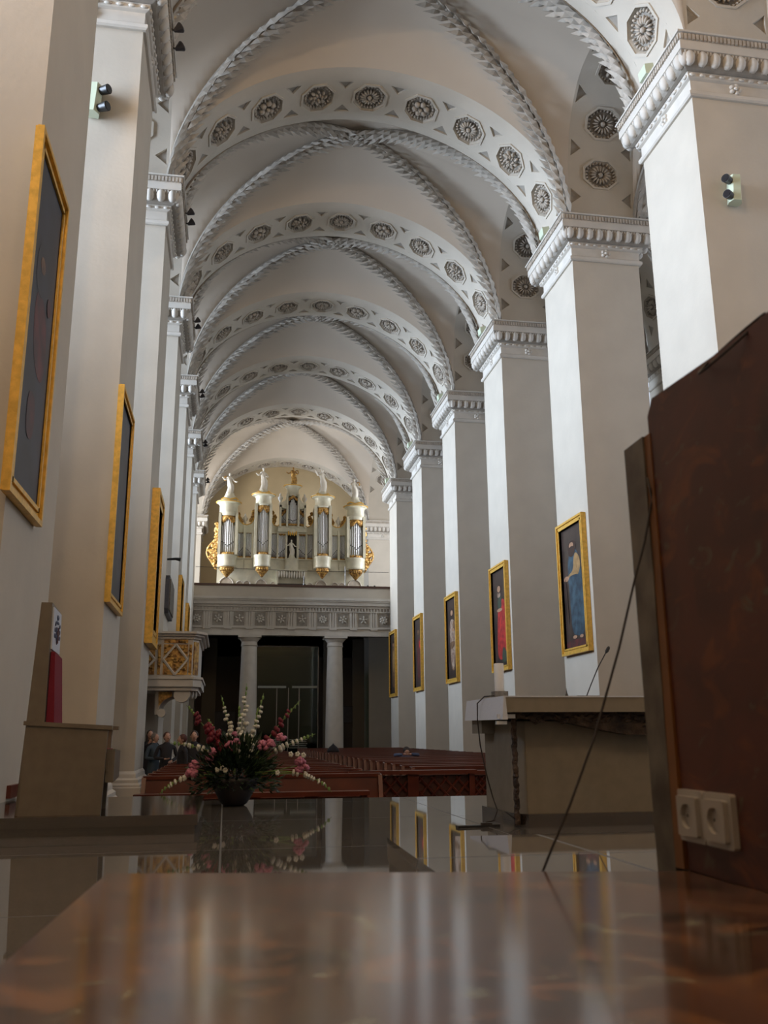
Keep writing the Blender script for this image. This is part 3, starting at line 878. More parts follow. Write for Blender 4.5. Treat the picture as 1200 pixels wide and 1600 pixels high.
# main case with curved tops between the towers
cs = MB()
def prof_case(sg):
    pts = []
    # from centre outwards, px offset / py heights
    line = [(0,815),(9,816),(10,822),(24,828),(30,822),(34,812)]
    return line
cs.box(-116*K, 116*K, 0.35, 1.5, OB, oz(872))
base = cs.build('lower_case', M['case'], og)
for (x0, x1, ya, yb_) in ((-63,-87,0,0),):
    pass
def swoop(xa, xb, pts, lab='case_top'):
    """curved-top wall between towers, pts are (px offset, py)"""
    for sg in (-1, 1):
        poly = [(sg*p[0]*K, oz(p[1])) for p in pts]
        low = [(sg*pts[-1][0]*K, oz(833)), (sg*pts[0][0]*K, oz(833))]
        mb = MB(); mb.prism(poly+low, 0.22, 0.9, 'y'); o = mb.build(lab, M['case'], og)
        g = MB(); g.tube([(p[0], 0.20, p[1]+0.02) for p in poly], 0.03, 5); g.build('gilt_edge', M['gold'], o)
swoop(0, 0, [(10,817),(19,818),(24,822),(29,820),(32,815),(34,807)])
swoop(0, 0, [(60,808),(62,814),(66,819),(71,821),(73,821),(78,820),(82,816),(85,811),(86,806)])
for sg in (-1, 1):      # posts of the flats
    for a, b in ((7.5,10.5),(21.5,24),(33,36),(60,64),(73,76.5),(85,89)):
        MB().box(min(sg*a,sg*b)*K, max(sg*a,sg*b)*K, 0.12, 0.6, oz(873), oz(826)).build('case_post', M['case'], og)
    flatpanel(*(sorted((sg*10.5, sg*21.5))), 831, 831, 873, 0.2, 5, -sg)
    flatpanel(*(sorted((sg*24, sg*33))), 829, 829, 873, 0.2, 5, sg)
    flatpanel(*(sorted((sg*64, sg*73))), 829, 829, 873, 0.2, 5, sg)
    flatpanel(*(sorted((sg*76.5, sg*85))), 829, 829, 873, 0.2, 5, -sg)
    # upper small flats
    flatpanel(*(sorted((sg*10.5, sg*18.5))), 795, 803, 821, 0.0, 5, sg) if sg > 0 else flatpanel(-18.5, -10.5, 803, 795, 821, 0.0, 5, sg)
    MB().box(min(sg*18,sg*21)*K, max(sg*18,sg*21)*K, -0.1, 0.5, oz(824), oz(789)).build('case_post', M['case'], og)
    MB().box(min(sg*7.5,sg*10.5)*K, max(sg*7.5,sg*10.5)*K, -0.15, 0.5, oz(824), oz(771)).build('case_post', M['case'], og)
    poly = [(sg*p[0]*K, oz(p[1])) for p in ((10,776),(12,781),(16,784),(21,785),(21,792),(16,794),(10.5,795))]
    o = MB().prism(poly, -0.1, 0.5, 'y').build('case_top', M['case'], og)
    # gilt scrolls beside towers
    g = MB()
    for cx, cy, s_ in ((30,812,1),(28,806,0.8),(31,799,0.6),(61.5,800,0.9),(63,808,0.8),(66,812,0.6),(83,812,0.9),(80,815,0.7),(85,804,0.7)):
        g = MB()
        for j in range(5):
            a = j*1.3
            g.ell((sg*cx*K+0.08*math.cos(a)*s_, 0.4, oz(cy)+0.12*math.sin(a)*s_), (0.10*s_,0.06,0.12*s_), 6, 4)
        g.build('gilt_scroll', M['goldorn'], og, smooth=True, fix=False)
    # big side wings
    g = MB(); rnd = random.Random(3)
    for j in range(90):
        v = rnd.random(); hw = math.sin(PI*min(1, max(0.05, (v*1.0))))**0.8*16*K if v > 0 else 0
        py = 886-62*v if v < 0.7 else 886-62*0.7-(v-0.7)*90
        wdt = (3+13*math.sin(PI*min(1, v/0.72)))*K if v < 0.72 else 5*K
        u = rnd.random()
        g.ell((sg*(115*K+wdt*u), 0.7+0.1*rnd.random(), oz(py)), (0.12,0.07,0.14), 6, 4, Matrix.Rotation(rnd.random()*3, 3, 'Y'))
    for q in (0.0, 1.0):
        g.tube([(sg*(115*K+(3+15*math.sin(PI*t/10))*K*(1-q*0.5)), 0.75, oz(884-44*t/10)) for t in range(11)], 0.06, 5)
        g.tube([(sg*(116*K+(1+3*math.sin(PI*t/8))*K), 0.75, oz(842-28*t/8)) for t in range(9)], 0.07, 5)
    g.build('gilt_wing', M['goldorn'], og, smooth=True, fix=False)
TW = {}
for sg in (-1, 1):
    tower(sg*101, 15, 18.5, 788, 806, 811, 871, 871, 889, 905, -0.45, 7)
    tower(sg*47, 13.5, 18, 776, 792, 795, 871, 871, 889, 905, -0.75, 7)
tower(0, 8.5, 14.5, 757, 771, 775, 822, 0, 0, 0, -0.35, 7) if False else None
x = 0
# centre tower (small)
ct = MB(); ct.lathe([(9*K, oz(774)), (9*K, oz(771)), (9.4*K, oz(762)), (14*K, oz(757.5)), (15*K, oz(756)), (12*K, oz(755))], (0,0.2,0), 20, sy=0.8)
ctr = ct.build('centre_tower', M['case'], og, smooth='auto')
ct = MB(); ct.lathe([(13.5*K, oz(757.8)), (15.2*K, oz(757)), (15.2*K, oz(756)), (12*K, oz(755.5))], (0,0.2,0), 20, sy=0.8); ct.build('gilt_edge', M['gold'], ctr)
MB().box(-8*K, 8*K, 0.35, 0.9, oz(826), oz(772)).build('back_panel', M['slate'], ctr)
for i in range(7):
    u = (i-3)/3
    pipe(ctr, u*6.2*K, 0.12-0.15*(1-u*u), oz(820), oz(777)-abs(u)*0.42, 0.036, oz(811)-0.12*(1-abs(u)))
g = MB()
for i in range(8):
    u = -1+2*(i+0.5)/8
    g.ell((u*7*K, -0.1, oz(775)-abs(u)*0.22), (0.06,0.05,0.11), 6, 4); g.ell((u*7*K, -0.1, oz(820)), (0.06,0.05,0.07), 6, 4)
g.build('gilt_carving', M['goldorn'], ctr, smooth=True, fix=False)
md = MB(); md.lathe([(11*K, oz(833)), (11*K, oz(830)), (10*K, oz(826)), (13*K, oz(823)), (12*K, oz(821))], (0,0.25,0), 20, sy=0.7); md.box(-23*K, 23*K, 0.0, 0.6, oz(831), oz(822))
md.build('middle_shelf', M['case'], og, smooth='auto')
# niche, canopy, pedestal and tassels
MB().box(-7.5*K, 7.5*K, 0.5, 0.9, oz(873), oz(826)).build('niche_back', M['doorwood'], og)
g = MB()
for i in range(5):
    a = -6*K+3*K*i
    g.ell((a, 0.0, oz(833)-0.04*(i % 2)), (0.055,0.06,0.15), 6, 4)
g.build('canopy', M['gold'], og, smooth=True)
MB().lathe([(11.5*K, oz(893)), (12*K, oz(890)), (10.5*K, oz(888)), (10.5*K, oz(877)), (11.3*K, oz(875)), (9*K, oz(873)), (5*K, oz(871)), (3.4*K, oz(867))], (0,0.1,0), 20, sy=0.7).build('pedestal', M['case'], og, smooth='auto')
g = MB()
for i in range(11):
    u = (i-5)/5
    g.lathe([(0.01, oz(904)+0.05*abs(u)), (0.05, oz(901)), (0.075, oz(896)), (0.05, oz(893)), (0.03, oz(892))], (u*20*K, -0.05, 0), 7)
g.build('tassel_fringe', M['statue'], og, smooth=True)
g = MB(); g.box(-22*K, 22*K, -0.1, 0.5, oz(893), oz(890)); g.box(-24*K, -21*K, -0.1, 0.5, OB, oz(890)); g.box(21*K, 24*K, -0.1, 0.5, OB, oz(890)); g.build('console_case', M['case'], og)
MB().box(-22*K, 22*K, -0.12, 0.4, OB-0.1, oz(912)).build('key_desk', M['black'], og)
for sg in (-1, 1):      # horizontal mouldings and blind arches of the base
    for (a, b) in ((24,33),(62,74),(76,87)):
        g = MB(); g.box(min(sg*a,sg*b)*K, max(sg*a,sg*b)*K, 0.28, 0.36, oz(889), oz(877)); g.build('base_panel', M['case'], og)
    for cx, r in ((101,11),(47,9),(69,6),(80,6),(29,5)):
        pts = [(sg*cx*K+r*K*math.cos(PI*i/10), 0.33, OB+0.08+r*K*1.1*math.sin(PI*i/10)) for i in range(11)]
        g = MB(); g.prism([(p[0], p[2]) for p in pts], 0.33, 0.36, 'y'); o = g.build('blind_arch', M['dusty'], og)
        g = MB(); g.tube([(p[0], 0.31, p[2]) for p in pts], 0.03, 5); g.build('arch_trim', M['stucco'], o)
g = MB()
for z in (873.5, 889.5): g.box(-116*K, 116*K, 0.22, 0.4, oz(z), oz(z)+0.06)
g.build('case_molding', M['case'], og)
def urn(x, py):
    z = oz(py)
    MB().lathe([(0.10,z-0.1),(0.06,z),(0.04,z+0.05),(0.13,z+0.2),(0.16,z+0.32),(0.09,z+0.42),(0.05,z+0.46),(0.07,z+0.52),(0.0,z+0.64)], (x,0.5,0), 10).build('urn_finial', M['statue'], og, smooth=True)
for sg in (-1, 1):
    urn(sg*74.5*K, 817); urn(sg*19.5*K, 782)

def skin_fig(name, joints, edges, m, parent=None, loc=(0,0,0), rz=0, sub=1):
    me = bpy.data.meshes.new(name)
    me.from_pydata([j[:3] for j in joints], edges, []); me.materials.append(m)
    o = bpy.data.objects.new(name, me); C.objects.link(o); o.parent = parent; o.location = loc; o.rotation_euler = (0,0,rz)
    md_ = o.modifiers.new('skin', 'SKIN'); md_.use_smooth_shade = True
    sv = me.skin_vertices[0].data if me.skin_vertices else None
    if sv is None:
        bm = bmesh.new(); bm.from_mesh(me); bm.verts.layers.skin.verify(); bm.to_mesh(me); bm.free(); sv = me.skin_vertices[0].data
    for i, j in enumerate(joints):
        r = j[3]; sv[i].radius = (r, r) if not isinstance(r, tuple) else r
        sv[i].use_root = (i == 0)
    if sub:
        ss = o.modifiers.new('sub', 'SUBSURF'); ss.levels = sub; ss.render_levels = sub
    return o
def statue(label, x, py_base, h, arm=0, tint=None, wing=0, y=0.0):
    """robed saint, h metres tall, standing on the organ"""
    z0 = oz(py_base); t = thing('statue', label, 'statue', (OX+x*K, OY+y, z0-0.02), random.uniform(-0.3,0.3))
    m_ = tint or M['statue']; s_ = h/1.8
    mb = MB()
    prof = [(0.27,0),(0.26,0.10),(0.23,0.45),(0.24,0.75),(0.17,1.03),(0.19,1.2),(0.20,1.34),(0.15,1.44),(0.06,1.50)]
    seg = 18; V = []
    for r, z in prof:
        for i in range(seg):
            a = 2*PI*i/seg; f = 1+0.20*math.sin(a*5+z*3.4)*(1 if z < 1.1 else 0.3)
            V.append(((r*f*math.cos(a)+0.09*math.sin(z*3.0))*s_, r*f*0.8*math.sin(a)*s_, z*s_))
    F = [(j*seg+i, j*seg+(i+1)%seg, (j+1)*seg+(i+1)%seg, (j+1)*seg+i) for j in range(len(prof)-1) for i in range(seg)]
    mb.add(V, F+[tuple(range(seg))[::-1], tuple(range(len(V)-seg, len(V)))]); 
    mb.build('robe', m_, t, smooth=True)
    a = arm
    J = [(0,0,1.42,0.07),(0,0,1.53,0.055),(0,-0.01,1.61,0.09),(0,-0.01,1.72,0.10),(0,0,1.80,0.06),
         (-0.17,0,1.38,0.06),(-0.38,-0.05,1.15+0.1*a,0.075),(-0.56,-0.18,1.22+0.3*a,0.05),(-0.64,-0.22,1.27+0.36*a,0.035),
         (0.17,0,1.38,0.06),(0.36,-0.06,1.10,0.075),(0.52 if a else 0.20,-0.26,1.02-0.1*a,0.05),(0.62 if a else 0.12,-0.30,1.05-0.1*a,0.035)]
    J = [(q[0]*s_,q[1]*s_,q[2]*s_,q[3]*s_) for q in J]
    skin_fig('body', J, [(0,1),(1,2),(2,3),(3,4),(0,5),(5,6),(6,7),(7,8),(0,9),(9,10),(10,11),(11,12)], m_, t)
    if wing:
        g = MB()
        for i in range(12):
            aa = 2*PI*i/12; g.ell((wing*0.34*s_+0.12*math.cos(aa)*s_, 0.1, (1.35+0.16*math.sin(aa))*s_), (0.07*s_,0.03,0.05*s_), 5, 3, Matrix.Rotation(-aa, 3, 'Y'))
        g.build('gilt_ornament', M['goldorn'], t, smooth=True, fix=False)
    return t
def pedestal_top(x, ytop, ybase, w):
    mb = MB(); mb.lathe([(w*K, oz(ybase)), (w*0.98*K, oz(ybase)+0.08), (w*0.55*K, oz(ytop)-0.18), (w*0.42*K, oz(ytop)-0.05), (w*0.45*K, oz(ytop))], (x*K, 0, 0), 12, sy=0.7)
    o = mb.build('statue_pedestal', M['case'], og, smooth='auto')
    g = MB(); g.tube([((x-w)*K+0.05, -0.25, oz(ybase)+0.12), ((x-w*0.6)*K, -0.32, oz(ybase)+0.22), (x*K, -0.35, oz(ybase)+0.12), ((x+w*0.6)*K, -0.32, oz(ybase)+0.22), ((x+w)*K-0.05, -0.25, oz(ybase)+0.12)], 0.045, 5)
    g.build('gilt_edge', M['gold'], o)
for sg in (-1, 1):
    pedestal_top(sg*100, 773, 788, 15); pedestal_top(sg*47, 765, 776, 14)
statue('white robed statue with gilt wings on the far left organ tower, arm held out', -101, 774, 1.32, 0.3, wing=-1)
statue('white robed statue twisting on the second organ tower from the left', -48, 766, 1.42, 0.0)
statue('brownish gilt statue crowning the middle of the organ', 0, 756, 1.22, 0.0, tint=M['goldorn'], wing=1, y=0.2)
statue('white robed statue with raised arm on the tower right of the organ centre', 47, 765, 1.45, 1.0)
statue('white robed statue with gilt wings on the far right organ tower', 99, 774, 1.28, 0.3, wing=1)
statue('small pale statue standing in the organ niche under the golden canopy', -1, 869, 1.05, 0.2, y=0.15)
# thin stands and cables at the gallery rail
for x, z1, lab in ((4.1, 8.75, 'thin pale microphone stand on the gallery rail before the organ keyboard'), (6.45, 9.35, 'thin pale pole standing on the gallery before the right organ towers')):
    t = thing('thin_pole', lab, 'pole', (x, GY+0.9, Zp-0.25))
    MB().lathe([(0.022,0.02),(0.022,z1+CAM-Zp+0.25)], seg=6).build('pole', M['pewter'], t)
    g = MB()
    for i in range(3):
        a = 2*PI*i/3+0.5; g.tube([(0,0,0.3),(0.35*math.cos(a),0.35*math.sin(a),0.0)], 0.015, 4)
    g.build('tripod_leg', M['pewter'], t)
w = MB(); w.tube([(XL, GY+0.6, gz(9.1)), (XM, GY+0.6, gz(8.98)), (XR+0.1, GY+0.6, gz(9.02))], 0.012, 4)
tag(w.build('stretched_cable', M['cable']), 'thin dark cable stretched across the front of the organ', 'cable')
# sconce on the right loft pillar
t = thing('wall_sconce', 'small black two-arm sconce on the white pillar right of the organ', 'sconce', (XR+0.15, YP[7]-0.02, gz(9.0)))
g = MB(); g.tube([(0,-0.05,-0.35),(0,-0.12,-0.3),(0,-0.1,0.3)], 0.03, 5); g.build('stem', M['black'], t)
for sx in (-1, 1):
    g = MB(); g.tube([(0,-0.1,0.0),(sx*0.18,-0.15,-0.05),(sx*0.22,-0.15,0.2)], 0.02, 5); g.lathe([(0.03,0.2),(0.07,0.26),(0.05,0.34),(0,0.36)], (sx*0.22,-0.15,0), 8); g.build('arm', M['black'], t)

# ------------------------------------------------------------------ paintings
def painting(label, side, y0, y1, z0, z1, figure, canvas='canvas', fw=0.16, th=0.10):
    """framed picture on the nave face of a pillar; figure in unit coords (u from the viewer side, v up)"""
    nx = -1 if side == 'r' else 1
    px = XR if side == 'r' else XL
    t = thing('framed_painting', label, 'painting', (px, (y0+y1)/2, (z0+z1)/2))
    w, h = y1-y0, z1-z0
    def bx(mb, a, b, ya, yb, za, zb): mb.box(min(nx*a,nx*b), max(nx*a,nx*b), ya, yb, za, zb)
    mb = MB()
    for (ya, yb, za, zb) in ((-w/2,-w/2+fw,-h/2,h/2),(w/2-fw,w/2,-h/2,h/2),(-w/2+fw,w/2-fw,h/2-fw,h/2),(-w/2+fw,w/2-fw,-h/2,-h/2+fw)):
        bx(mb, 0.0, th, ya, yb, za, zb)
    q = fw*0.3
    e_ = 0.006
    for (ya, yb, za, zb) in ((-w/2-e_,-w/2+q,-h/2-e_,h/2+e_),(w/2-q,w/2+e_,-h/2-e_,h/2+e_),(-w/2+q,w/2-q,h/2-q,h/2+e_),(-w/2+q,w/2-q,-h/2-e_,-h/2+q)):
        bx(mb, 0.02, th+0.035, ya, yb, za, zb)
    q = fw*0.72
    for (ya, yb, za, zb) in ((-w/2+q,-w/2+fw,-h/2+q,h/2-q),(w/2-fw,w/2-q,-h/2+q,h/2-q),(-w/2+q,w/2-q,h/2-fw,h/2-q),(-w/2+q,w/2-q,-h/2+q,-h/2+fw)):
        bx(mb, 0.03, th+0.02, ya, yb, za, zb)
    mb.build('gilt_frame', M['gold'], t)
    mb = MB(); bx(mb, 0.0, 0.03, -w/2+fw*0.9, w/2-fw*0.9, -h/2+fw*0.9, h/2-fw*0.9); mb.build('backing', M['black'], t)
    mb = MB(); bx(mb, 0.03, 0.04, -w/2+fw*0.9, w/2-fw*0.9, -h/2+fw*0.9, h/2-fw*0.9)
    cv = mb.build('canvas', M[canvas], t)
    iw, ih = w-2*fw, h-2*fw
    by = {}
    for k, (mt, shape) in enumerate(figure):
        mb = MB()
        x = nx*(0.041+0.0012*k)
        if shape[0] == 'e':
            _, cu, cv_, ru, rv = shape
            pts = [(cu+ru*math.cos(2*PI*i/18), cv_+rv*math.sin(2*PI*i/18)) for i in range(18)]
        else: pts = smooth_poly(shape[1:])
        mb.prism([((u-0.5)*iw, (v-0.5)*ih) for u, v in pts], x, x+nx*0.0008, 'x')
        by.setdefault(mt, MB()); b = by[mt]; b.add(mb.v, mb.f)
    for mt, b in by.items(): b.build('painted_figure', M[mt], cv)
    return t
def smooth_poly(P):
    for _ in range(2):
        Q = []
        for i in range(len(P)):
            a, b = P[i], P[(i+1) % len(P)]
            Q += [(a[0]*0.75+b[0]*0.25, a[1]*0.75+b[1]*0.25), (a[0]*0.25+b[0]*0.75, a[1]*0.25+b[1]*0.75)]
        P = Q
    return P
def P_(*a): return ('p',)+a
# u runs from the far edge (0) ... the camera sees the nearer edge on the right for the right row: larger Y = left
def flipu(fig):
    out = []
    for mt, s_ in fig:
        if s_[0] == 'e': out.append((mt, ('e', 1-s_[1], s_[2], s_[3], s_[4])))
        else: out.append((mt, ('p',)+tuple((1-u, v) for u, v in s_[1:])))
    return out
fig_blue = [('pdred', P_((0,0),(1,0),(1,0.06),(0,0.07))),
    ('pblue', P_((0.40,0.80),(0.70,0.80),(0.85,0.62),(0.90,0.35),(0.85,0.08),(0.55,0.09),(0.30,0.12),(0.28,0.35),(0.25,0.55),(0.25,0.72))),
    ('pochre', P_((0.62,0.78),(0.80,0.72),(0.82,0.62),(0.55,0.54),(0.20,0.56),(0.22,0.60),(0.50,0.63),(0.52,0.72))),
    ('pskin', ('e',0.16,0.58,0.12,0.022)),('phair', ('e',0.48,0.83,0.19,0.050)),('pskin', ('e',0.46,0.84,0.10,0.027)),('phair', ('e',0.46,0.79,0.15,0.045)),
    ('pskin', ('e',0.42,0.085,0.09,0.014)),('pskin', ('e',0.72,0.08,0.08,0.013)),
    ('pblue', P_((0.26,0.60),(0.86,0.58),(0.90,0.42),(0.60,0.44),(0.25,0.50))),
    ('phair', P_((0.10,0.58),(0.15,0.58),(0.20,0.20),(0.16,0.20)))]
fig_red = [('pred', P_((0.35,0.62),(0.70,0.66),(0.90,0.55),(0.95,0.30),(0.80,0.08),(0.25,0.06),(0.22,0.25),(0.28,0.48))),
    ('pgreen', P_((0.38,0.72),(0.60,0.73),(0.66,0.62),(0.45,0.58),(0.30,0.62))),('pred', P_((0.60,0.70),(0.85,0.66),(0.90,0.56),(0.62,0.58))),
    ('pwhite', P_((0.85,0.64),(0.97,0.62),(0.97,0.48),(0.85,0.48))),('pskin', ('e',0.46,0.58,0.20,0.018)),('pwhite', ('e',0.44,0.74,0.12,0.03)),
    ('phair', ('e',0.46,0.80,0.16,0.045)),('pskin', ('e',0.45,0.80,0.11,0.034)),('pgreen', P_((0.62,0.22),(0.90,0.12),(0.85,0.03),(0.5,0.03)))]
fig_pale = [('psepia', P_((0.25,0.60),(0.80,0.62),(0.85,0.1),(0.25,0.1))),('pwhite', P_((0.22,0.74),(0.62,0.74),(0.80,0.66),(0.80,0.45),(0.68,0.12),(0.36,0.12),(0.25,0.46))),
    ('psepia', P_((0.55,0.72),(0.85,0.70),(0.88,0.58),(0.58,0.60))),('pskin', ('e',0.6,0.6,0.12,0.02)),('psepia', P_((0.24,0.46),(0.80,0.46),(0.74,0.40),(0.40,0.36),(0.24,0.40))),
    ('phair', ('e',0.48,0.83,0.18,0.05)),('pskin', ('e',0.48,0.82,0.12,0.034))]
fig_dark = [('pdred', P_((0.3,0.72),(0.75,0.74),(0.8,0.4),(0.7,0.1),(0.3,0.1))),('pred', P_((0.55,0.68),(0.95,0.66),(0.95,0.52),(0.6,0.55))),
    ('pdred', ('e',0.5,0.5,0.2,0.1)),('psepia', ('e',0.48,0.80,0.16,0.036))]
fig_sepia = [('psepia', P_((0.3,0.78),(0.7,0.78),(0.85,0.5),(0.75,0.1),(0.3,0.1),(0.2,0.5))),('pochre', P_((0.4,0.74),(0.6,0.70),(0.7,0.5),(0.5,0.3),(0.35,0.5))),
    ('pskin', ('e',0.48,0.82,0.14,0.035)),('phair', ('e',0.5,0.86,0.15,0.02))]
fig_l0 = [('pdred', P_((0.30,0.62),(0.70,0.60),(0.85,0.45),(0.75,0.35),(0.40,0.38),(0.25,0.5))),('canvasblue', P_((0.2,0.75),(0.6,0.78),(0.6,0.6),(0.2,0.6))),
    ('pdred', P_((0.3,0.30),(0.6,0.30),(0.6,0.16),(0.3,0.16))),('psepia', ('e',0.42,0.70,0.10,0.025)),('pdred', ('e',0.78,0.62,0.08,0.03))]
PZ0, PZ1 = CAM+0.3054*S, CAM+0.838*S
def rp(n): return YP[n]+0.028*S, YP[n]+PD-0.028*S
painting('tall gilt-framed painting of a bearded man in a blue robe, largest on the right', 'r', *rp(2), PZ0, PZ1, flipu(fig_blue))
painting('gilt-framed painting of a standing figure in a bright red robe above the candle', 'r', *rp(3), PZ0, PZ1, flipu(fig_red))
painting('gilt-framed painting of a figure in a pale draped robe, third painting on the right', 'r', *rp(4), PZ0, PZ1, flipu(fig_pale))
painting('narrow gilt-framed dark painting with a dim red patch, second nearest the gallery', 'r', *rp(5), PZ0, PZ1, flipu(fig_dark))
painting('narrowest gilt-framed sepia painting touching the right end of the gallery', 'r', *rp(6), PZ0, PZ1, flipu(fig_sepia))
painting('huge gilt-framed dark reddish painting at the left edge of the view', 'l', 1.165*S, 1.375*S, CAM+0.305*S, CAM+0.835*S, fig_l0, 'canvasblue', fw=0.15, th=0.045)
painting('gilt-framed dark painting second from the left edge, above the stone chair', 'l', 2.19*S, 2.46*S, CAM+0.31*S, CAM+0.855*S, [('canvasblue', ('e',0.5,0.5,0.3,0.3))], 'canvasblue', th=0.06)
painting('gilt-framed painting seen almost edge-on above the pulpit corner', 'l', 3.28*S, 3.54*S, CAM+0.322*S, CAM+0.885*S, [('pdred', ('e',0.5,0.5,0.3,0.2))], 'canvasblue', fw=0.34, th=0.15)
painting('thin sliver of gilt frame right of the dark oblong plaque on the left', 'l', YP[4]-0.01*S+0.25, YP[4]+PD-0.1, CAM+0.34*S, CAM+0.90*S, [], 'canvas')
painting('last thin sliver of gilt frame before the gallery on the left', 'l', YP[5]+0.15, YP[5]+PD-0.15, CAM+0.34*S, CAM+0.88*S, [], 'canvas')
t = thing('stone_plaque', 'dark oblong memorial plaque on the pillar above the pulpit', 'plaque', (XL, YP[3]+1.1, CAM+0.635*S))
h_, w_ = 0.57, 1.15
mb = MB(); mb.prism([(-w_,-h_*0.75),(-w_*0.85,-h_),(w_*0.85,-h_),(w_,-h_*0.75),(w_,h_*0.75),(w_*0.85,h_),(-w_*0.85,h_),(-w_,h_*0.75)], 0.0, 0.12, 'x'); mb.build('slab', M['slate'], t)
mb = MB(); mb.prism([(-w_*0.86,-h_*0.8),(w_*0.86,-h_*0.8),(w_*0.86,h_*0.8),(-w_*0.86,h_*0.8)], 0.12, 0.15, 'x'); mb.build('raised_panel', M['greystone'], t)
t = thing('wall_spike', 'small dark spike lamp on the left pillar beside the gilt frame above the pulpit', 'lamp', (XL, YP[3]+0.2, CAM+0.80*S))
MB().tube([(0,0,0),(0.25,0,0.02),(0.4,0,0.0)], [0.03,0.04,0.06], 6).build('arm', M['black'], t)

# ------------------------------------------------------------------ spotlights on pillars and capitals
def spot_box(label, x, y, z, sx):
    t = thing('twin_spotlight', label, 'spotlight', (x, y, z), 0)
    mb = MB(); mb.prism([(-0.10,-0.02),(0.10,-0.02),(0.13,-0.14),(0.05,-0.26),(-0.09,-0.24),(-0.13,-0.12)], -0.28, 0.28, 'z')
    mb.build('housing', M['lampbody'], t, rot=(0,0.06,0))
    for dz in (-0.17, 0.17):
        mb = MB(); a = Vector((sx*0.10,-0.16,dz)); b = Vector((sx*0.26,-0.26,dz-0.01))
        mb.tube([a, b], [0.07,0.085], 12); o = mb.build('lamp_head', M['black'], t, smooth='auto')
        mb = MB(); mb.tube([b, b+(b-a).normalized()*0.012], [0.075,0.07], 12); mb.build('lens', M['glassblack'], o)
spot_box('pale green twin spotlight high on the second left pillar', -2.62, YP[1], CAM+10.75, 1)
spot_box('pale twin spotlight on the beige face of the nearest right pillar', 9.42, YP[1], CAM+10.25, -1)
def cap_lamp(label, x, y, rz, group):
    t = thing('floodlight', label, 'floodlight', (x, y, H), rz, group)
    mb = MB(); mb.tube([(0,0,0),(0,0,0.14)], 0.03, 5); mb.build('stand', M['black'], t)
    mb = MB(); mb.hexa([(-0.16,-0.10,0.10),(0.16,-0.10,0.10),(0.16,0.12,0.14),(-0.16,0.12,0.14),(-0.16,-0.06,0.42),(0.16,-0.06,0.42),(0.16,0.14,0.36),(-0.16,0.14,0.36)])
    o = mb.build('casing', M['lampbody'], t)
    mb = MB(); mb.hexa([(-0.13,-0.125,0.14),(0.13,-0.125,0.14),(0.13,-0.10,0.14),(-0.13,-0.10,0.14),(-0.13,-0.09,0.38),(0.13,-0.09,0.38),(0.13,-0.06,0.38),(-0.13,-0.06,0.38)])
    mb.build('lens', M['glassblack'], o)
for n in range(1, 7):
    cap_lamp('pale floodlight standing on the nave side of right capital %s from the viewer' % ORD[n], XR-0.28, YP[n]+1.15, PI/2, 'floodlights on the right capitals')
for n in range(1, 7):
    for k, dy in enumerate((1.1, 1.6)):
        t = thing('cone_lamp', '%s small dark cone lamp poking out beside left capital %s from the viewer' % (('nearer','farther')[k], ORD[n]), 'lamp', (XL+0.30, YP[n]+dy, H-0.12), 0, 'cone lamps on the left capitals')
        mb = MB(); mb.lathe([(0.03,0.0),(0.10,0.15),(0.10,0.17)], seg=10); mb.build('shade', M['slate'], t, rot=(0, 0.9, 0), loc=(0.14,0,-0.02)); 
        mb = MB(); mb.tube([(-0.05,0,0.05),(0.15,0,0.0)], 0.02, 5); mb.build('arm', M['black'], t)

# ------------------------------------------------------------------ pews
def make_pew(x0, x1, lattice=False):
    L = x1-x0      # the pews face the altar: seat on the viewer's side, book rest on the far side
    t = thing('pew', 'pew', 'pew')
    mb = MB(); mb.hexa([(0.05,-0.04,0.42),(L-0.05,-0.04,0.42),(L-0.05,0.0,0.42),(0.05,0.0,0.42),(0.05,0.04,0.95),(L-0.05,0.04,0.95),(L-0.05,0.08,0.95),(0.05,0.08,0.95)]); mb.build('backrest', M['pewwood'], t)
    mb = MB(); mb.box(0.02, L-0.02, 0.02, 0.20, 0.95, 1.0); mb.build('top_rail', M['pewwood'], t)
    mb = MB(); mb.box(0.05, L-0.05, -0.44, -0.02, 0.42, 0.46); mb.build('seat', M['pewwood'], t)
    for a in (0, L-0.06):
        mb = MB(); mb.prism([(0.20,0.0),(-0.44,0.0),(-0.44,0.44),(-0.32,0.58),(-0.10,0.66),(0.0,0.98),(0.20,1.0)], a, a+0.06, 'x'); mb.build('end_panel', M['pewwood'], t)
    mb = MB(); mb.box(0.08, L-0.08, 0.20, 0.34, 0.14, 0.18); mb.build('kneeler', M['pewdark'], t)
    return t
PLX0, PLX1, PRX0, PRX1 = -1.15, 2.35, 3.35, 8.25
pl = make_pew(PLX0, PLX1); pr = make_pew(PRX0, PRX1)
def ordinal(n):
    return str(n)+('th' if 10 <= n % 100 <= 20 else {1:'st',2:'nd',3:'rd'}.get(n % 10, 'th'))
for k in range(31):
    p = pl if k == 0 else copy_tree(pl)
    p.location = (PLX0, 13.9+0.98*k, 0); p['group'] = 'pews of the left block'
    p['label'] = 'dark red-brown wooden pew, %s from the front of the left block' % ordinal(k+1) if k else 'dark red-brown wooden pew right behind the flower arrangement'
for k in range(28):
    p = pr if k == 0 else copy_tree(pr)
    p.location = (PRX0, 16.6+0.98*k, 0); p['group'] = 'pews of the right block'
    p['label'] = 'dark red-brown wooden pew, %s from the front of the right block' % ordinal(k+1)
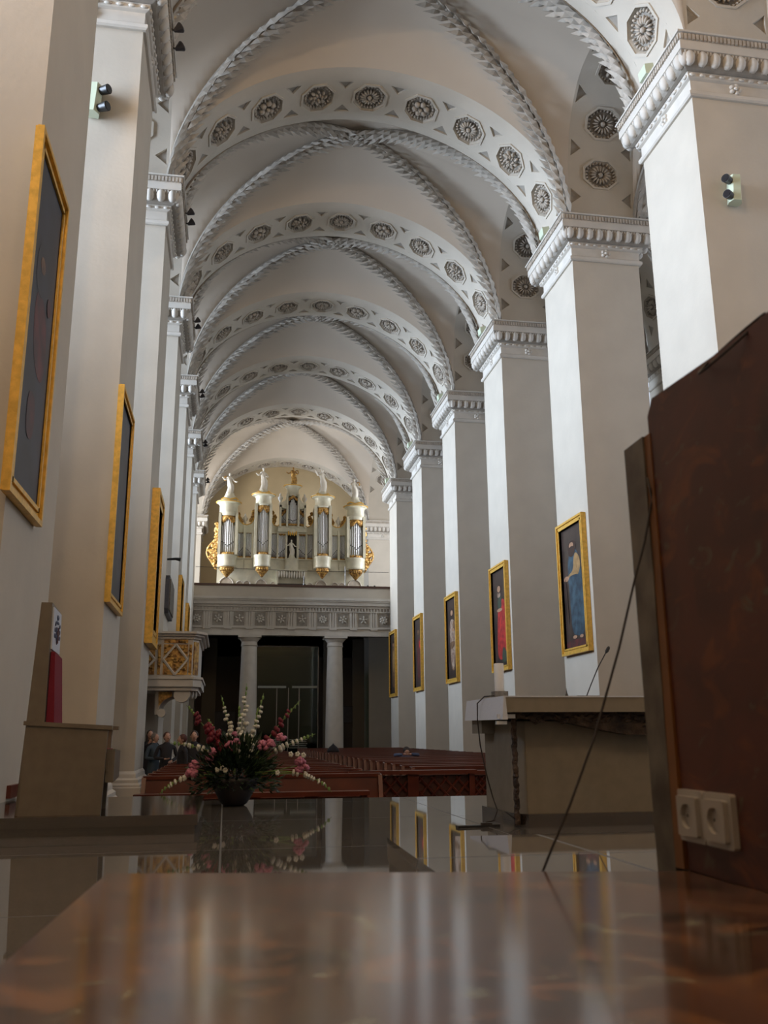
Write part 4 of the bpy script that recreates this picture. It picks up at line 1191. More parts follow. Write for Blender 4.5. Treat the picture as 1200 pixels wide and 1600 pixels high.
# front screens
def screen(label, x0, x1, y, z1, panels, lat):
    t = thing('pew_screen', label, 'screen', (x0, y, 0)); L = x1-x0
    mb = MB(); mb.box(0, L, 0.03, 0.07, 0.05, z1-0.08); mb.build('board', M['pewwood'] if not lat else M['pewdark'], t)
    mb = MB(); mb.box(-0.03, L+0.03, -0.08, 0.16, z1-0.06, z1); mb.build('top_rail', M['pewwood'], t)
    mb = MB(); mb.box(0, L, -0.03, 0.08, 0, 0.16); mb.build('plinth', M['pewwood'], t)
    for i in range(panels+1):
        xx = L*i/panels
        mb = MB(); mb.box(max(0,xx-0.09), min(L,xx+0.09), -0.03, 0.08, 0.1, z1-0.06); mb.build('stile', M['pewwood'], t)
    if lat:
        for i in range(panels):
            a, b = L*i/panels+0.1, L*(i+1)/panels-0.1
            mb = MB(); n = max(3, int((b-a)/0.17)); zz0, zz1 = z1*0.36, z1-0.1
            for j in range(-3, n+1):
                for sg in (1, -1):
                    p0 = a+(b-a)*j/n; dz = zz1-zz0
                    q0 = (p0, zz0) if sg > 0 else (p0+dz*0.9, zz0); q1 = (p0+dz*0.9, zz1) if sg > 0 else (p0, zz1)
                    # clip to the panel
                    def cl(p, q):
                        (x1_, z1_), (x2_, z2_) = p, q
                        if x1_ > x2_: x1_, z1_, x2_, z2_ = x2_, z2_, x1_, z1_
                        if x2_ <= a or x1_ >= b: return None
                        if x1_ < a: z1_ += (z2_-z1_)*(a-x1_)/(x2_-x1_); x1_ = a
                        if x2_ > b: z2_ = z1_+(z2_-z1_)*(b-x1_)/(x2_-x1_); x2_ = b
                        return (x1_, z1_), (x2_, z2_)
                    c = cl(q0, q1)
                    if c and abs(c[1][0]-c[0][0]) > 0.05: mb.tube([(c[0][0], 0.0, c[0][1]), (c[1][0], 0.0, c[1][1])], 0.02, 4)
            mb.box(a, b, -0.005, 0.02, zz0-0.03, zz0)
            mb.build('lattice_panel', M['pewwood'], t)
screen('plain dark front screen before the left pews, behind the flowers', -1.15, 2.0, 13.1, 0.80, 4, False)
screen('lattice-panelled wooden front screen between the flowers and the altar', 2.0, 4.05, 14.9, 1.0, 2, True)
screen('low lattice screen half hidden behind the left end of the altar', 4.1, 6.4, 15.6, 0.96, 4, True)
# side bench by the stone chair
t = thing('side_bench', 'red topped bench end glimpsed left of the stone chair', 'bench', (-2.3, 9.0, SF)); MB().box(-0.5,0.45,-0.2,0.2,0.16,0.27).build('seat', M['pewwood'], t); 
for a in (-0.45, 0.30): MB().box(a, a+0.1, -0.15, 0.15, 0, 0.16).build('leg', M['plaster'], t)

# ------------------------------------------------------------------ people
def hand(J, E, wrist, d, side, curl=0.4, s=1.0):
    """palm + five finger chains; wrist index, direction d"""
    w = Vector(J[wrist][:3]); d = Vector(d).normalized(); sd = Vector(side).normalized(); up = d.cross(sd).normalized()
    palm = w+d*0.05*s; J.append((*palm, 0.022*s)); pi = len(J)-1; E.append((wrist, pi))
    for i, (o, l) in enumerate(((-0.03,0.055),(-0.01,0.065),(0.010,0.060),(0.028,0.045))):
        a = palm+d*0.035*s+sd*o*s; b = a+(d-up*curl).normalized()*l*0.6*s; c = b+(d-up*curl*2.5).normalized()*l*0.5*s
        for q, r in ((a,0.010),(b,0.009),(c,0.007)):
            J.append((*q, r*s)); 
        n = len(J); E += [(pi,n-3),(n-3,n-2),(n-2,n-1)]
    a = palm-sd*0.035*s; b = a+(d*0.6-sd).normalized()*0.035*s
    J.append((*a, 0.011*s)); J.append((*b, 0.008*s)); n = len(J); E += [(pi,n-2),(n-2,n-1)]
def person(label, x, y, h, rz, top, hair, pose='stand', tilt=0.15, z=0.0, hairlong=False, legs='coatblack'):
    s = h/1.72
    t = thing('person', label, 'person', (x, y, z), rz, 'visitors among the pews')
    # body faces -y
    if pose == 'stand':
        arms = {'L': [(0.19,0,1.40,0.055),(0.27,0.02,1.14,0.048),(0.10,-0.20,1.08,0.036)], 'R': [(-0.19,0,1.40,0.055),(-0.27,0.02,1.14,0.048),(-0.10,-0.20,1.12,0.036)]}
    elif pose == 'hang':
        arms = {'L': [(0.19,0,1.40,0.055),(0.25,0.02,1.12,0.048),(0.24,-0.10,0.88,0.036)], 'R': [(-0.19,0,1.40,0.055),(-0.25,0.02,1.12,0.048),(-0.24,-0.08,0.88,0.036)]}
    elif pose == 'up':
        arms = {'L': [(0.19,0,1.40,0.055),(0.26,-0.10,1.18,0.048),(0.08,-0.26,1.40,0.036)], 'R': [(-0.19,0,1.40,0.055),(-0.26,-0.10,1.18,0.048),(-0.08,-0.26,1.40,0.036)]}
    J = [(0,0,0.95,0.14),(0,0,1.15,0.13),(0,0,1.36,0.13),(0,-0.005,1.47,0.06),(0,-0.02,1.53,0.058)]
    E = [(0,1),(1,2),(2,3),(3,4)]
    for k in 'LR':
        b = len(J); J += arms[k]; E += [(2,b),(b,b+1),(b+1,b+2)]
    for sg in (-1,1):
        b = len(J); J += [(sg*0.10,0,0.82,0.095),(sg*0.11,-0.01,0.48,0.062),(sg*0.11,0.02,0.09,0.042),(sg*0.12,-0.14,0.03,0.038)]
        E += [(0,b),(b,b+1),(b+1,b+2),(b+2,b+3)]
    Jc = [(a*s,b*s,c*s,r*s) for a,b,c,r in J]
    skin_fig('clothed_body', Jc, E, M[top], t)
    # head and neck
    hd = MB(); R = Matrix.Rotation(-tilt, 3, 'X')
    c = Vector((0,-0.03,1.62))*s
    V = []
    seg, rg = 16, 12
    for j in range(rg+1):
        a = PI*j/rg
        for i in range(seg):
            q = 2*PI*i/seg
            px = 0.076*math.sin(a)*math.cos(q); py = 0.095*math.sin(a)*math.sin(q); pz = 0.118*math.cos(a)
            if pz < 0: px *= 1-0.28*(-pz/0.118); 
            if py < 0 and pz < -0.03: py *= 0.92
            if abs(px) < 0.02 and py < -0.07 and -0.035 < pz < 0.012: py -= 0.022     # nose
            if 0.018 < abs(px) < 0.045 and py < -0.06 and 0.005 < pz < 0.035: py += 0.012   # eye sockets
            V.append(c+R@(Vector((px,py,pz))*s))
    F = [(j*seg+i,(j+1)*seg+i,(j+1)*seg+(i+1)%seg,j*seg+(i+1)%seg) for j in range(rg) for i in range(seg)]
    hd.add(V, F)
    for sx in (-1,1): hd.ell(c+R@(Vector((sx*0.078,0.0,-0.01))*s), (0.012*s,0.02*s,0.03*s), 6, 4)
    hd.tube([Vector((0,-0.0,1.44))*s, Vector((0,-0.02,1.56))*s], 0.05*s, 8)
    head = hd.build('head', M['skin'], t, smooth=True)
    fe = MB()
    for sx in (-1,1): fe.ell(c+R@(Vector((sx*0.031,-0.083,0.018))*s), (0.012*s,0.006*s,0.006*s), 6, 4)
    fe.build('eyes', M['hairdark'], head, fix=False)
    fe = MB(); fe.ell(c+R@(Vector((0,-0.088,-0.058))*s), (0.024*s,0.008*s,0.007*s), 6, 4); fe.build('mouth', M['pdred'], head, fix=False)
    hr = MB(); 
    hr.ell(c+R@(Vector((0,0.022,0.030))*s), (0.092*s,0.100*s,0.110*s), 14, 9, R)
    if hairlong:
        for sx in (-1,1): hr.ell(c+R@(Vector((sx*0.075,0.03,-0.07))*s), (0.032*s,0.055*s,0.13*s), 8, 6)
        hr.ell(c+R@(Vector((0,0.07,-0.07))*s), (0.08*s,0.045*s,0.13*s), 8, 6)
    hr.build('hair', M[hair], t, smooth=True, fix=False)
    for k, sg in (('L',1),('R',-1)):
        a = Vector(arms[k][1][:3]); w = Vector(arms[k][2][:3]); d = (w-a).normalized()
        Jh = [((w+d*0.01)[0], (w+d*0.01)[1], (w+d*0.01)[2], 0.024)]; Eh = []
        hand(Jh, Eh, 0, d, Vector((sg,0,0)) if abs(d.x) < 0.8 else Vector((0,0,1)))
        Jh = [(a_*s,b_*s,c_*s,r_*s) for a_,b_,c_,r_ in Jh]
        skin_fig('hand', Jh, Eh, M['skin'], t)
    return t
person('person in black with dark hair behind the older man at the pillar edge, face lit', -1.84, 24.0, 1.70, 0.2, 'coatblack', 'hairdark', 'up', 0.3, hairlong=True)
person('older grey-haired person in a slate-blue jacket standing at the left pew ends', -1.62, 22.55, 1.62, 0.9, 'denim', 'hairgrey', 'stand', 0.25)
person('person in a black coat and glasses looking up, hand at the chest, under the pulpit', -1.30, 21.9, 1.64, 0.3, 'coatblack', 'hairred', 'stand', 0.35)
person('person with brown bushy hair in black turned sideways left of the red gladioli', -0.87, 20.38, 1.58, -1.2, 'coatblack', 'hairred', 'hang', 0.1)
person('person with short dark hair in black facing forward beside the red gladioli', -0.67, 21.36, 1.66, 0.0, 'coatblack', 'hairdark', 'hang', 0.2)
# worshipper bowed over a pew: seated, torso bent, head on folded arms
def bowed(label, x, y):
    t = thing('person', label, 'person', (x, y, 0), 0, 'visitors among the pews')
    J = [(0,0.05,0.55,0.15),(0,-0.08,0.78,0.14),(0,-0.26,0.93,0.13),(0,-0.34,0.96,0.06),
         (-0.19,-0.28,0.95,0.055),(-0.34,-0.45,1.04,0.048),(-0.12,-0.56,1.05,0.038),
         (0.19,-0.28,0.95,0.055),(0.34,-0.45,1.04,0.048),(0.10,-0.58,1.06,0.038),
         (-0.11,0.02,0.50,0.09),(-0.12,-0.22,0.26,0.07),(-0.12,0.05,0.16,0.045),(-0.12,0.20,0.10,0.035),
         (0.11,0.02,0.50,0.09),(0.12,-0.22,0.26,0.07),(0.12,0.05,0.16,0.045),(0.12,0.20,0.10,0.035)]
    skin_fig('clothed_body', J, [(0,1),(1,2),(2,3),(2,4),(4,5),(5,6),(2,7),(7,8),(8,9),(0,10),(10,11),(11,12),(12,13),(0,14),(14,15),(15,16),(16,17)], M['jacketblue'], t)
    mb = MB(); mb.ell((0,-0.44,1.13), (0.078,0.12,0.085), 12, 8); hd = mb.build('head', M['skin'], t, smooth=True)
    mb = MB(); mb.ell((0,-0.42,1.16), (0.098,0.125,0.10), 12, 8); mb.ell((0.02,-0.32,1.14), (0.08,0.08,0.08), 10, 6); mb.build('hair', M['hairdark'], t, smooth=True)
    for sg in (-1,1):
        Jh = [(sg*0.12,-0.57,1.06,0.024)]; Eh = []
        hand(Jh, Eh, 0, (-sg,-0.15,0), Vector((0,1,0)), 0.2); skin_fig('hand', Jh, Eh, M['skin'], t)
bowed('person in a blue sweater bowed over folded arms in the right pews', 4.85, 25.14)
t = thing('dark_bundle', 'peaked black bag standing on the pew end by the right column', 'bag', (3.72, 32.0, 1.0))
mb = MB(); mb.lathe([(0.20,0),(0.21,0.06),(0.15,0.16),(0.07,0.23),(0.0,0.27)], seg=12, sy=0.35, c=(0,0.10,0)); mb.build('bag_body', M['coatblack'], t, smooth=True)
mb = MB(); mb.tube([(-0.06,0.10,0.20),(0,0.10,0.29),(0.06,0.10,0.20)], 0.015, 5); mb.build('bag_strap', M['black'], t)

# ------------------------------------------------------------------ pulpit
pu = thing('pulpit', 'white stone pulpit with gilded diamond panels hanging on the left pillar', 'pulpit', (-2.5, 26.2, 0))
def ppoly(o): # plan of the box seen from above, offset o
    return [(-2.2-o, -0.9-o), (1.57+o*0.4, -0.9-o), (1.72+o, -0.62-o*0.4), (1.72+o, 2.6+o), (-2.2-o, 2.6+o)]
pz0, pz1 = CAM+1.53, CAM+2.62
MB().prism(ppoly(0), pz0, pz1, 'z').build('box', M['stucco'], pu)
mb = MB()
for o, a, b in ((0.06,pz1-0.03,pz1+0.04),(0.14,pz1+0.04,pz1+0.10),(0.22,pz1+0.10,pz1+0.16)): mb.prism(ppoly(o), a, b, 'z')
mb.build('cornice', M['stucco'], pu)
mb = MB()
for o, a, b in ((0.10,pz0-0.22,pz0),(0.02,pz0-0.32,pz0-0.22),(0.14,pz0-0.02,pz0+0.04)): mb.prism(ppoly(o), a, b, 'z')
mb.build('base_molding', M['stucco'], pu)
def pan(x0, x1, z0, z1, fy, name, diamond):
    mb = MB(); mb.box(x0, x1, fy-0.03, fy, z0, z1); o = mb.build(name, M['goldorn'], pu)
    mb = MB(); rnd = random.Random(int(x0*100)+5)
    for i in range(int((x1-x0)*(z1-z0)*90)):
        mb.ell((rnd.uniform(x0+0.03,x1-0.03), fy-0.04, rnd.uniform(z0+0.03,z1-0.03)), (0.05,0.03,0.035), 5, 3, Matrix.Rotation(rnd.random()*3, 3, 'Y'))
    mb.build('gilt_relief', M['goldorn'], o, smooth=True, fix=False)
    if diamond:
        cx, cz, a, b = (x0+x1)/2, (z0+z1)/2, (x1-x0)/2, (z1-z0)/2
        mb = MB()
        pts = [(cx-a,cz),(cx,cz+b),(cx+a,cz),(cx,cz-b)]
        for i in range(4): mb.tube([(pts[i][0],fy-0.06,pts[i][1]),(pts[(i+1)%4][0],fy-0.06,pts[(i+1)%4][1])], 0.035, 4)
        mb.build('stone_rib', M['stucco'], o)
for x0, x1, dmd in ((-1.1,-0.32,1),(-0.24,-0.16,0),(-0.10,0.58,1),(0.65,0.73,0),(0.80,1.44,1),(1.48,1.55,0)):
    pan(x0, x1, pz0+0.10, pz1-0.18, -0.9, 'gilt_panel', dmd)
for x0, x1 in ((-1.1,-0.32),(-0.10,0.58),(0.80,1.44)): pan(x0, x1, pz1-0.14, pz1-0.05, -0.9, 'gilt_strip', 0)
q = MB(); ang = math.atan2(0.28, 0.15)
q.box(0.04, 0.28, -0.03, 0.0, pz0+0.10, pz1-0.10); q.build('gilt_panel', M['goldorn'], pu, loc=(1.57,-0.9,0), rot=(0,0,ang))
mb = MB()       # scroll bracket: curved arm with volutes
arc = [(0.70+0.42*(1-math.cos(PI/2*i/10)), pz0-0.95+0.48*math.sin(PI/2*i/10)) for i in range(11)]
mb.prism(arc+[(1.62, pz0-0.36), (1.62, pz0-0.30), (0.62, pz0-0.30), (0.62, pz0-0.95)], -0.62, 0.9, 'y'); mb.build('scroll_bracket', M['stucco'], pu)
mb = MB(); mb.lathe([(0.02,-0.22),(0.17,-0.22),(0.21,-0.14),(0.21,0.5),(0.02,0.5)], seg=20); mb.build('volute', M['stucco'], pu, smooth='auto', loc=(1.32,-0.34,pz0-0.42), rot=(PI/2,0,0))
mb = MB(); mb.lathe([(0.02,-0.32),(0.09,-0.32),(0.11,-0.22),(0.11,0.32),(0.02,0.32)], seg=16); mb.build('volute', M['stucco'], pu, smooth='auto', loc=(0.80,-0.34,pz0-0.90), rot=(PI/2,0,0))
mb = MB(); mb.prism([(0.70,pz0-0.34),(1.06,pz0-0.34),(1.06,pz0-0.46),(0.86,pz0-0.56),(0.72,pz0-0.72)], -0.66,-0.62,'y'); mb.build('gilt_panel', M['goldorn'], pu)
for i in range(3):
    mb = MB(); mb.lathe([(0.02,0.0),(0.05,0.04),(0.06,0.14),(0.03,0.22)], (1.50+0.08*i,-0.75+0.25*i,pz0-0.52), 8)
    mb.build('pendant', M['stucco'], pu, smooth=True)

# ------------------------------------------------------------------ altar
AX0, AX1, AY0, AY1 = 2.08, 5.2, 6.70, 7.78
al = thing('altar', 'beige stone altar with dark carved wedge under its slab', 'altar', (AX0, AY0, SF))
def A(mb): return mb
def ap(name, mb, m, **k): return mb.build(name, m, al, **k)
ap('base_plinth', MB().prism([(0.10,0.50),(0.12,0.28),(0.20,0.16),(3.0,0.14),(3.0,1.1),(0.10,1.1)], 0.0, 0.095, 'z'), M['granitestep'])
ap('body', MB().prism([(0.13,0.52),(0.13,0.34),(0.22,0.23),(2.95,0.23),(2.95,1.05),(0.13,1.05)], 0.095, 0.78, 'z'), M['altar'])
ap('table_slab', MB().box(0.0, AX1-AX0, 0.0, AY1-AY0, 0.845, 0.955), M['altar'])
ap('slab_support', MB().box(0.02, AX1-AX0-0.1, 0.75, 1.05, 0.69, 0.845), M['altar'])
mb = MB(); mb.prism([(0.10,0.80),(0.40,0.795),(0.75,0.72),(1.0,0.675),(AX1-AX0-0.9,0.67),(AX1-AX0-0.3,0.75),(AX1-AX0-0.1,0.845),(0.10,0.845)], 0.10, 0.9, 'y'); 
rnd = random.Random(4)
for i in range(90):
    u = rnd.uniform(0.12, 3.0); mb.ell((u, 0.10, rnd.uniform(0.78 if u < 0.9 else 0.73, 0.83)), (0.05,0.018,0.02), 6, 4, Matrix.Rotation(rnd.uniform(-.8,.8), 3, 'Y'))
ap('carved_wedge', mb, M['bronze'], smooth=False)
mb = MB(); pts = []
for i in range(40):
    z = 0.02+0.80*i/39; pts.append((0.125+0.003*math.sin(i*1.1), 0.21+0.003*math.cos(i*1.1), z))
mb.tube(pts, [0.022+0.003*math.sin(i*2.3) for i in range(40)], 7)
for i in range(30): mb.ell((0.125+rnd.uniform(-.014,.014), 0.195+rnd.uniform(-.008,.01), 0.06+0.75*i/30), (0.010,0.010,0.016), 5, 3)
ap('carved_bronze_stem', mb, M['bronze'])
cl = MB()
xs_ = [-0.012, 0.0, 0.3, 0.9, 1.8, 2.8]
cl.box(-0.012, AX1-AX0-0.05, -0.004, AY1-AY0+0.004, 0.955, 0.965)
cl.hexa([(-0.03,-0.012,0.79),(0.012,-0.010,0.79),(0.012,1.09,0.80),(-0.03,1.10,0.80),(-0.014,-0.006,0.965),(0.0,-0.006,0.965),(0.0,1.085,0.965),(-0.014,1.085,0.965)])
tc_ = cl.build('altar_cloth', M['linen'], None, loc=(AX0, AY0, SF)); tag(tc_, 'white-blue linen cloth hanging over the left end of the altar', 'altar cloth')
# candle
t = thing('candle', 'thick white candle on a square pewter base at the left of the altar', 'candle', (2.19, 7.2, SF+0.966))
MB().box(-0.055,0.055,-0.055,0.055,0,0.055).build('candle_base', M['pewter'], t)
MB().lathe([(0.040,0.055),(0.040,0.275),(0.036,0.28),(0.01,0.272)], seg=20).build('wax', M['wax'], t, smooth='auto')
MB().tube([(0,0,0.27),(0.002,0,0.288)], 0.002, 5).build('wick', M['black'], t)
# gooseneck microphone
t = thing('gooseneck_microphone', 'black gooseneck microphone leaning right on the altar top', 'microphone', (2.90, 7.12, SF+0.966))
MB().prism([(-0.10,-0.05),(0.09,-0.05),(0.10,0.05),(-0.08,0.05)], 0, 0.018, 'z').build('foot', M['black'], t)
MB().tube([(0,0,0.015),(0.04,0,0.10),(0.11,0,0.24),(0.195,0,0.375)], 0.0045, 6).build('gooseneck', M['black'], t)
MB().tube([(0.19,0,0.365),(0.20,0,0.38),(0.215,0,0.405),(0.222,0,0.418)], [0.007,0.015,0.015,0.008], 8).build('capsule', M['black'], t)
t = thing('altar_spike', 'short black pointed holder beside the microphone on the altar', 'holder', (2.78, 7.25, SF+0.966))
MB().lathe([(0.02,0),(0.018,0.01),(0.005,0.05),(0.001,0.085)], seg=8).build('spike', M['black'], t)
# cable from the candle side down to the floor, and the power strip
cb = MB(); cb.tube([(2.13,7.15,SF+0.985),(2.06,7.2,SF+0.98),(2.028,7.3,SF+0.93),(2.03,7.32,SF+0.80),(2.05,7.33,SF+0.60),(2.09,7.3,SF+0.35),(2.13,7.3,SF+0.2),(2.15,7.25,SF+0.10),(2.09,7.15,SF+0.03),(2.0,7.05,SF+0.03)], 0.0055, 6)
tag(cb.build('altar_cable', M['cable'], smooth=True), 'thin black cable hanging from the altar top down its left end', 'cable')
t = thing('power_strip', 'flat black power strip lying on the floor left of the altar', 'power strip', (1.93, 7.0, SF), 0.12)
MB().box(-0.18,0.16,-0.03,0.03,0,0.016).build('strip_body', M['black'], t); MB().box(0.02,0.10,-0.02,0.02,0.016,0.03).build('plug', M['cable'], t)
t = thing('metal_clip', 'small chrome bracket under the corner of the altar cloth', 'bracket', (2.08, 6.78, SF+0.80))
MB().box(-0.05,0.09,-0.03,0.0,0.0,0.03).box(-0.06,0.02,-0.04,0.0,-0.045,-0.02).build('bracket_plate', M['silver'], t)

# ------------------------------------------------------------------ dais and cathedra
da = MB(); da.box(-6.4, -0.19, 7.02, 9.2, SF, SF+0.06); da.box(-6.4, -0.17, 7.0, 9.22, SF+0.06, SF+0.135)
tag(da.build('dais', M['granitestep']), 'low dark granite platform under the stone chair', 'platform')
ch = thing('stone_chair', 'beige stone armchair with tall back and red cushions on the granite platform', 'chair', (-1.44, 7.13, SF+0.135), 0.03)
mb = MB(); mb.prism([(0,0),(0.57,0),(0.585,0.605),(0.005,0.64)], 0.0, 0.06, 'y'); mb.build('arm_panel', M['cathedra'], ch)
mb = MB(); mb.prism([(0,0),(0.55,0),(0.565,0.605),(0.005,0.64)], 0.60, 0.66, 'y'); mb.build('arm_panel', M['cathedra'], ch)
for y in (-0.012, 0.588):
    mb = MB(); mb.hexa([(-0.01,y,0.635),(0.615,y,0.60),(0.615,y+0.084,0.60),(-0.01,y+0.084,0.635),(-0.01,y,0.665),(0.615,y,0.63),(0.615,y+0.084,0.63),(-0.01,y+0.084,0.665)]); mb.build('armrest', M['cathedra'], ch)
mb = MB(); mb.hexa([(-0.03,0.06,0),(0.13,0.06,0),(0.13,0.60,0),(-0.03,0.60,0),(0.03,0.07,1.55),(0.11,0.07,1.55),(0.11,0.52,1.53),(0.03,0.52,1.53)]); mb.build('backrest', M['cathedra'], ch)
mb = MB(); mb.hexa([(0.13,0.10,0.42),(0.20,0.10,0.42),(0.20,0.56,0.42),(0.13,0.56,0.42),(0.12,0.12,1.18),(0.15,0.12,1.18),(0.15,0.52,1.16),(0.12,0.52,1.16)]); mb.build('back_cushion', M['redcloth'], ch)
mb = MB(); mb.hexa([(0.117,0.10,1.20),(0.128,0.10,1.20),(0.128,0.51,1.19),(0.117,0.51,1.19),(0.111,0.10,1.52),(0.122,0.10,1.52),(0.122,0.50,1.51),(0.111,0.50,1.51)]); em = mb.build('emblem_panel', M['linen'], ch)
mb = MB()
for cy, cz, ry, rz_ in ((0.3,1.46,0.045,0.022),(0.3,1.42,0.09,0.012)): mb.ell((0.126,cy,cz), (0.008,ry,rz_), 10, 6)
for sg in (-1,1):
    for r in range(3):
        for j in range(r+1): mb.ell((0.129,0.3+sg*(0.11+0.02*(j-r/2)),1.40-0.045*r), (0.006,0.010,0.018), 6, 4)
mb.prism([(0.24,1.38),(0.36,1.38),(0.36,1.31),(0.30,1.25),(0.24,1.31)], 0.122, 0.134, 'x')
mb.build('crest', mat('crest_blue', (0.10,0.12,0.20), 0.6, var=0.5, scale=60), em)
mb = MB(); mb.box(0.128, 0.139, 0.285, 0.315, 1.26, 1.38); mb.box(0.128, 0.139, 0.245, 0.355, 1.325, 1.35); mb.build('crest_cross', M['pdred'], em)
mb = MB(); mb.box(0.10,0.60,0.06,0.60,0.30,0.38); mb.build('seat', M['cathedra'], ch)
mb = MB(); mb.box(0.14,0.58,0.08,0.58,0.38,0.46); mb.build('seat_cushion', M['redcloth'], ch)
mb = MB(); mb.prism([(0.07,0.22),(0.59,0.24),(0.59,0.44),(0.07,0.46)], 0.58, 0.64, 'x'); mb.build('seat_front', M['statue'] if False else M['cathedra'], ch)
mb = MB(); mb.box(0.2,0.50,0.10,0.56,0,0.30); mb.build('seat_support', M['cathedra'], ch)

# ------------------------------------------------------------------ flowers
fl = thing('flower_arrangement', 'large arrangement of white and red gladioli and pink flowers in a dark bowl', 'flowers', (0.12, 9.75, SF))
MB().lathe([(0.10,0.0),(0.13,0.02),(0.18,0.10),(0.235,0.22),(0.25,0.27),(0.22,0.27),(0.10,0.2)], seg=24).build('bowl', M['pot'], fl, smooth=True)
fo = MB(); rnd = random.Random(11)
for i in range(1900):
    a = rnd.uniform(0, 2*PI); e = rnd.uniform(-0.35, 1.35); r = rnd.uniform(0.14, 0.43)
    p = Vector((math.cos(a)*math.cos(e)*r*1.05, math.sin(a)*math.cos(e)*r*0.7, 0.26+math.sin(e)*r*0.95))
    d = Vector((math.cos(a)*math.cos(e), math.sin(a)*math.cos(e), math.sin(e)+rnd.uniform(-.6,.5)))
    fo.leaf(p, d, Vector((rnd.uniform(-1,1), rnd.uniform(-1,1), 1)), rnd.uniform(0.05,0.12), rnd.uniform(0.02,0.045), 0.2)
o = fo.build('foliage', M['leaf'], fl, fix=False); o['kind'] = 'stuff'
def stalk(p0, p1, bend, col, nfl, u0=0.35, size=0.036, tip=True, leafy=0):
    p0 = Vector(p0); p1 = Vector(p1); mid = (p0+p1)/2+Vector(bend)
    pts = [p0*(1-t)**2+mid*2*t*(1-t)+p1*t*t for t in [i/16 for i in range(17)]]
    mb = MB(); mb.tube(pts, [0.007-0.0045*i/16 for i in range(17)], 5)
    for i in range(10):
        t = 0.72+0.28*i/10; k = int(t*16); mb.ell(pts[min(16,k)]+Vector((rnd.uniform(-.008,.008),0,0)), (0.009,0.009,0.022), 5, 4)
    st = mb.build('gladiolus_stem', M['stem'], fl, smooth=True, fix=False)
    bl = MB()
    for i in range(nfl):
        t = u0+(0.86-u0)*i/nfl; k = min(15, int(t*16)); p = pts[k].lerp(pts[k+1], t*16-k)
        d = (pts[k+1]-pts[k]).normalized(); s = size*(1.15-0.6*i/nfl)
        off = Vector((rnd.uniform(-1,1), rnd.uniform(-1,0.2), 0)).normalized()*s*0.7
        for j in range(5):
            a = 2*PI*j/5; q = d.orthogonal().normalized(); q2 = d.cross(q)
            c = p+off+(q*math.cos(a)+q2*math.sin(a))*s*0.45+d*s*0.4
            bl.ell(c, (s*0.5,s*0.5,s*0.62), 6, 4)
    bl.build('blossoms', M[col], st, smooth=True, fix=False)
stalk((0.0,0,0.4),(-0.17,0,1.10),(0.03,0,0),'petalwhite',9,0.35,0.034)
stalk((0.05,0,0.4),(0.09,0,1.22),(0,0,0),'petalwhite',13,0.15,0.045)
stalk((0.10,0,0.4),(0.27,0,1.12),(0.02,0,0),'petalwhite',11,0.1,0.036)
stalk((0.06,-0.05,0.4),(0.02,-0.05,1.0),(0,0,0),'petalwhite',8,0.1,0.034)
stalk((0.14,-0.03,0.4),(0.22,0,0.98),(0,0,0),'petalwhite',7,0.1,0.03)
stalk((-0.05,0,0.42),(-0.52,0,1.0),(-0.02,0,0.06),'petalred',9,0.18,0.06)
stalk((-0.02,0.05,0.42),(-0.30,0,0.86),(-0.02,0,0.03),'petalred',8,0.25,0.055)
stalk((0.18,0,0.45),(0.66,0,1.05),(-0.02,0,0.02),'petalred',8,0.22,0.045)
stalk((0.05,0,0.4),(-0.66,-0.02,0.62),(0.0,0,0.08),'petalwhite',7,0.45,0.034)
stalk((0.2,0,0.4),(0.82,0,0.70),(0,0,0.05),'petalwhite',8,0.35,0.036)
stalk((-0.1,-0.1,0.3),(-0.74,-0.15,0.13),(-0.1,0,0.14),'petalwhite',11,0.4,0.030)
stalk((0.2,-0.1,0.32),(0.98,-0.15,0.12),(0.15,0,0.17),'petalwhite',10,0.42,0.030)
for (x, z, r) in ((-0.43,0.32,0.075),(-0.41,0.40,0.06),(-0.27,0.47,0.055),(-0.23,0.53,0.05),(-0.05,0.58,0.075),(0.0,0.62,0.05),(0.27,0.58,0.07),(0.35,0.60,0.06),(0.46,0.66,0.06),(0.66,0.42,0.065),(0.70,0.36,0.06),(0.64,0.34,0.05),(-0.02,0.70,0.035)):
    p = Vector((x, -0.12, z)); mb = MB(); mb.tube([(x*0.3, -0.05, 0.3), p+Vector((0,0.02,-0.03))], 0.004, 4)
    st = mb.build('flower_stem', M['stem'], fl)
    mb = MB()
    for j in range(15):
        a = rnd.uniform(0,2*PI); e = rnd.uniform(-0.5,1.3)
        mb.ell(p+Vector((math.cos(a)*math.cos(e), -abs(math.sin(a)*math.cos(e)), math.sin(e)))*r*0.6, (r*0.42,r*0.36,r*0.30), 6, 4, Matrix.Rotation(a, 3, 'Y'))
    mb.build('pink_blossom', M['petalpink'], st, smooth=True, fix=False)
for (x, z) in ((-0.18,0.36),(-0.13,0.37),(-0.10,0.35),(0.42,0.32),(0.55,0.50),(0.62,0.50),(0.68,0.49)):
    mb = MB()
    for j in range(5): mb.ell((x+0.015*math.cos(j*1.3), -0.22, z+0.015*math.sin(j*1.3)), (0.013,0.01,0.016), 5, 4)
    mb.build('white_blossom', M['petalwhite'], fl, smooth=True, fix=False)

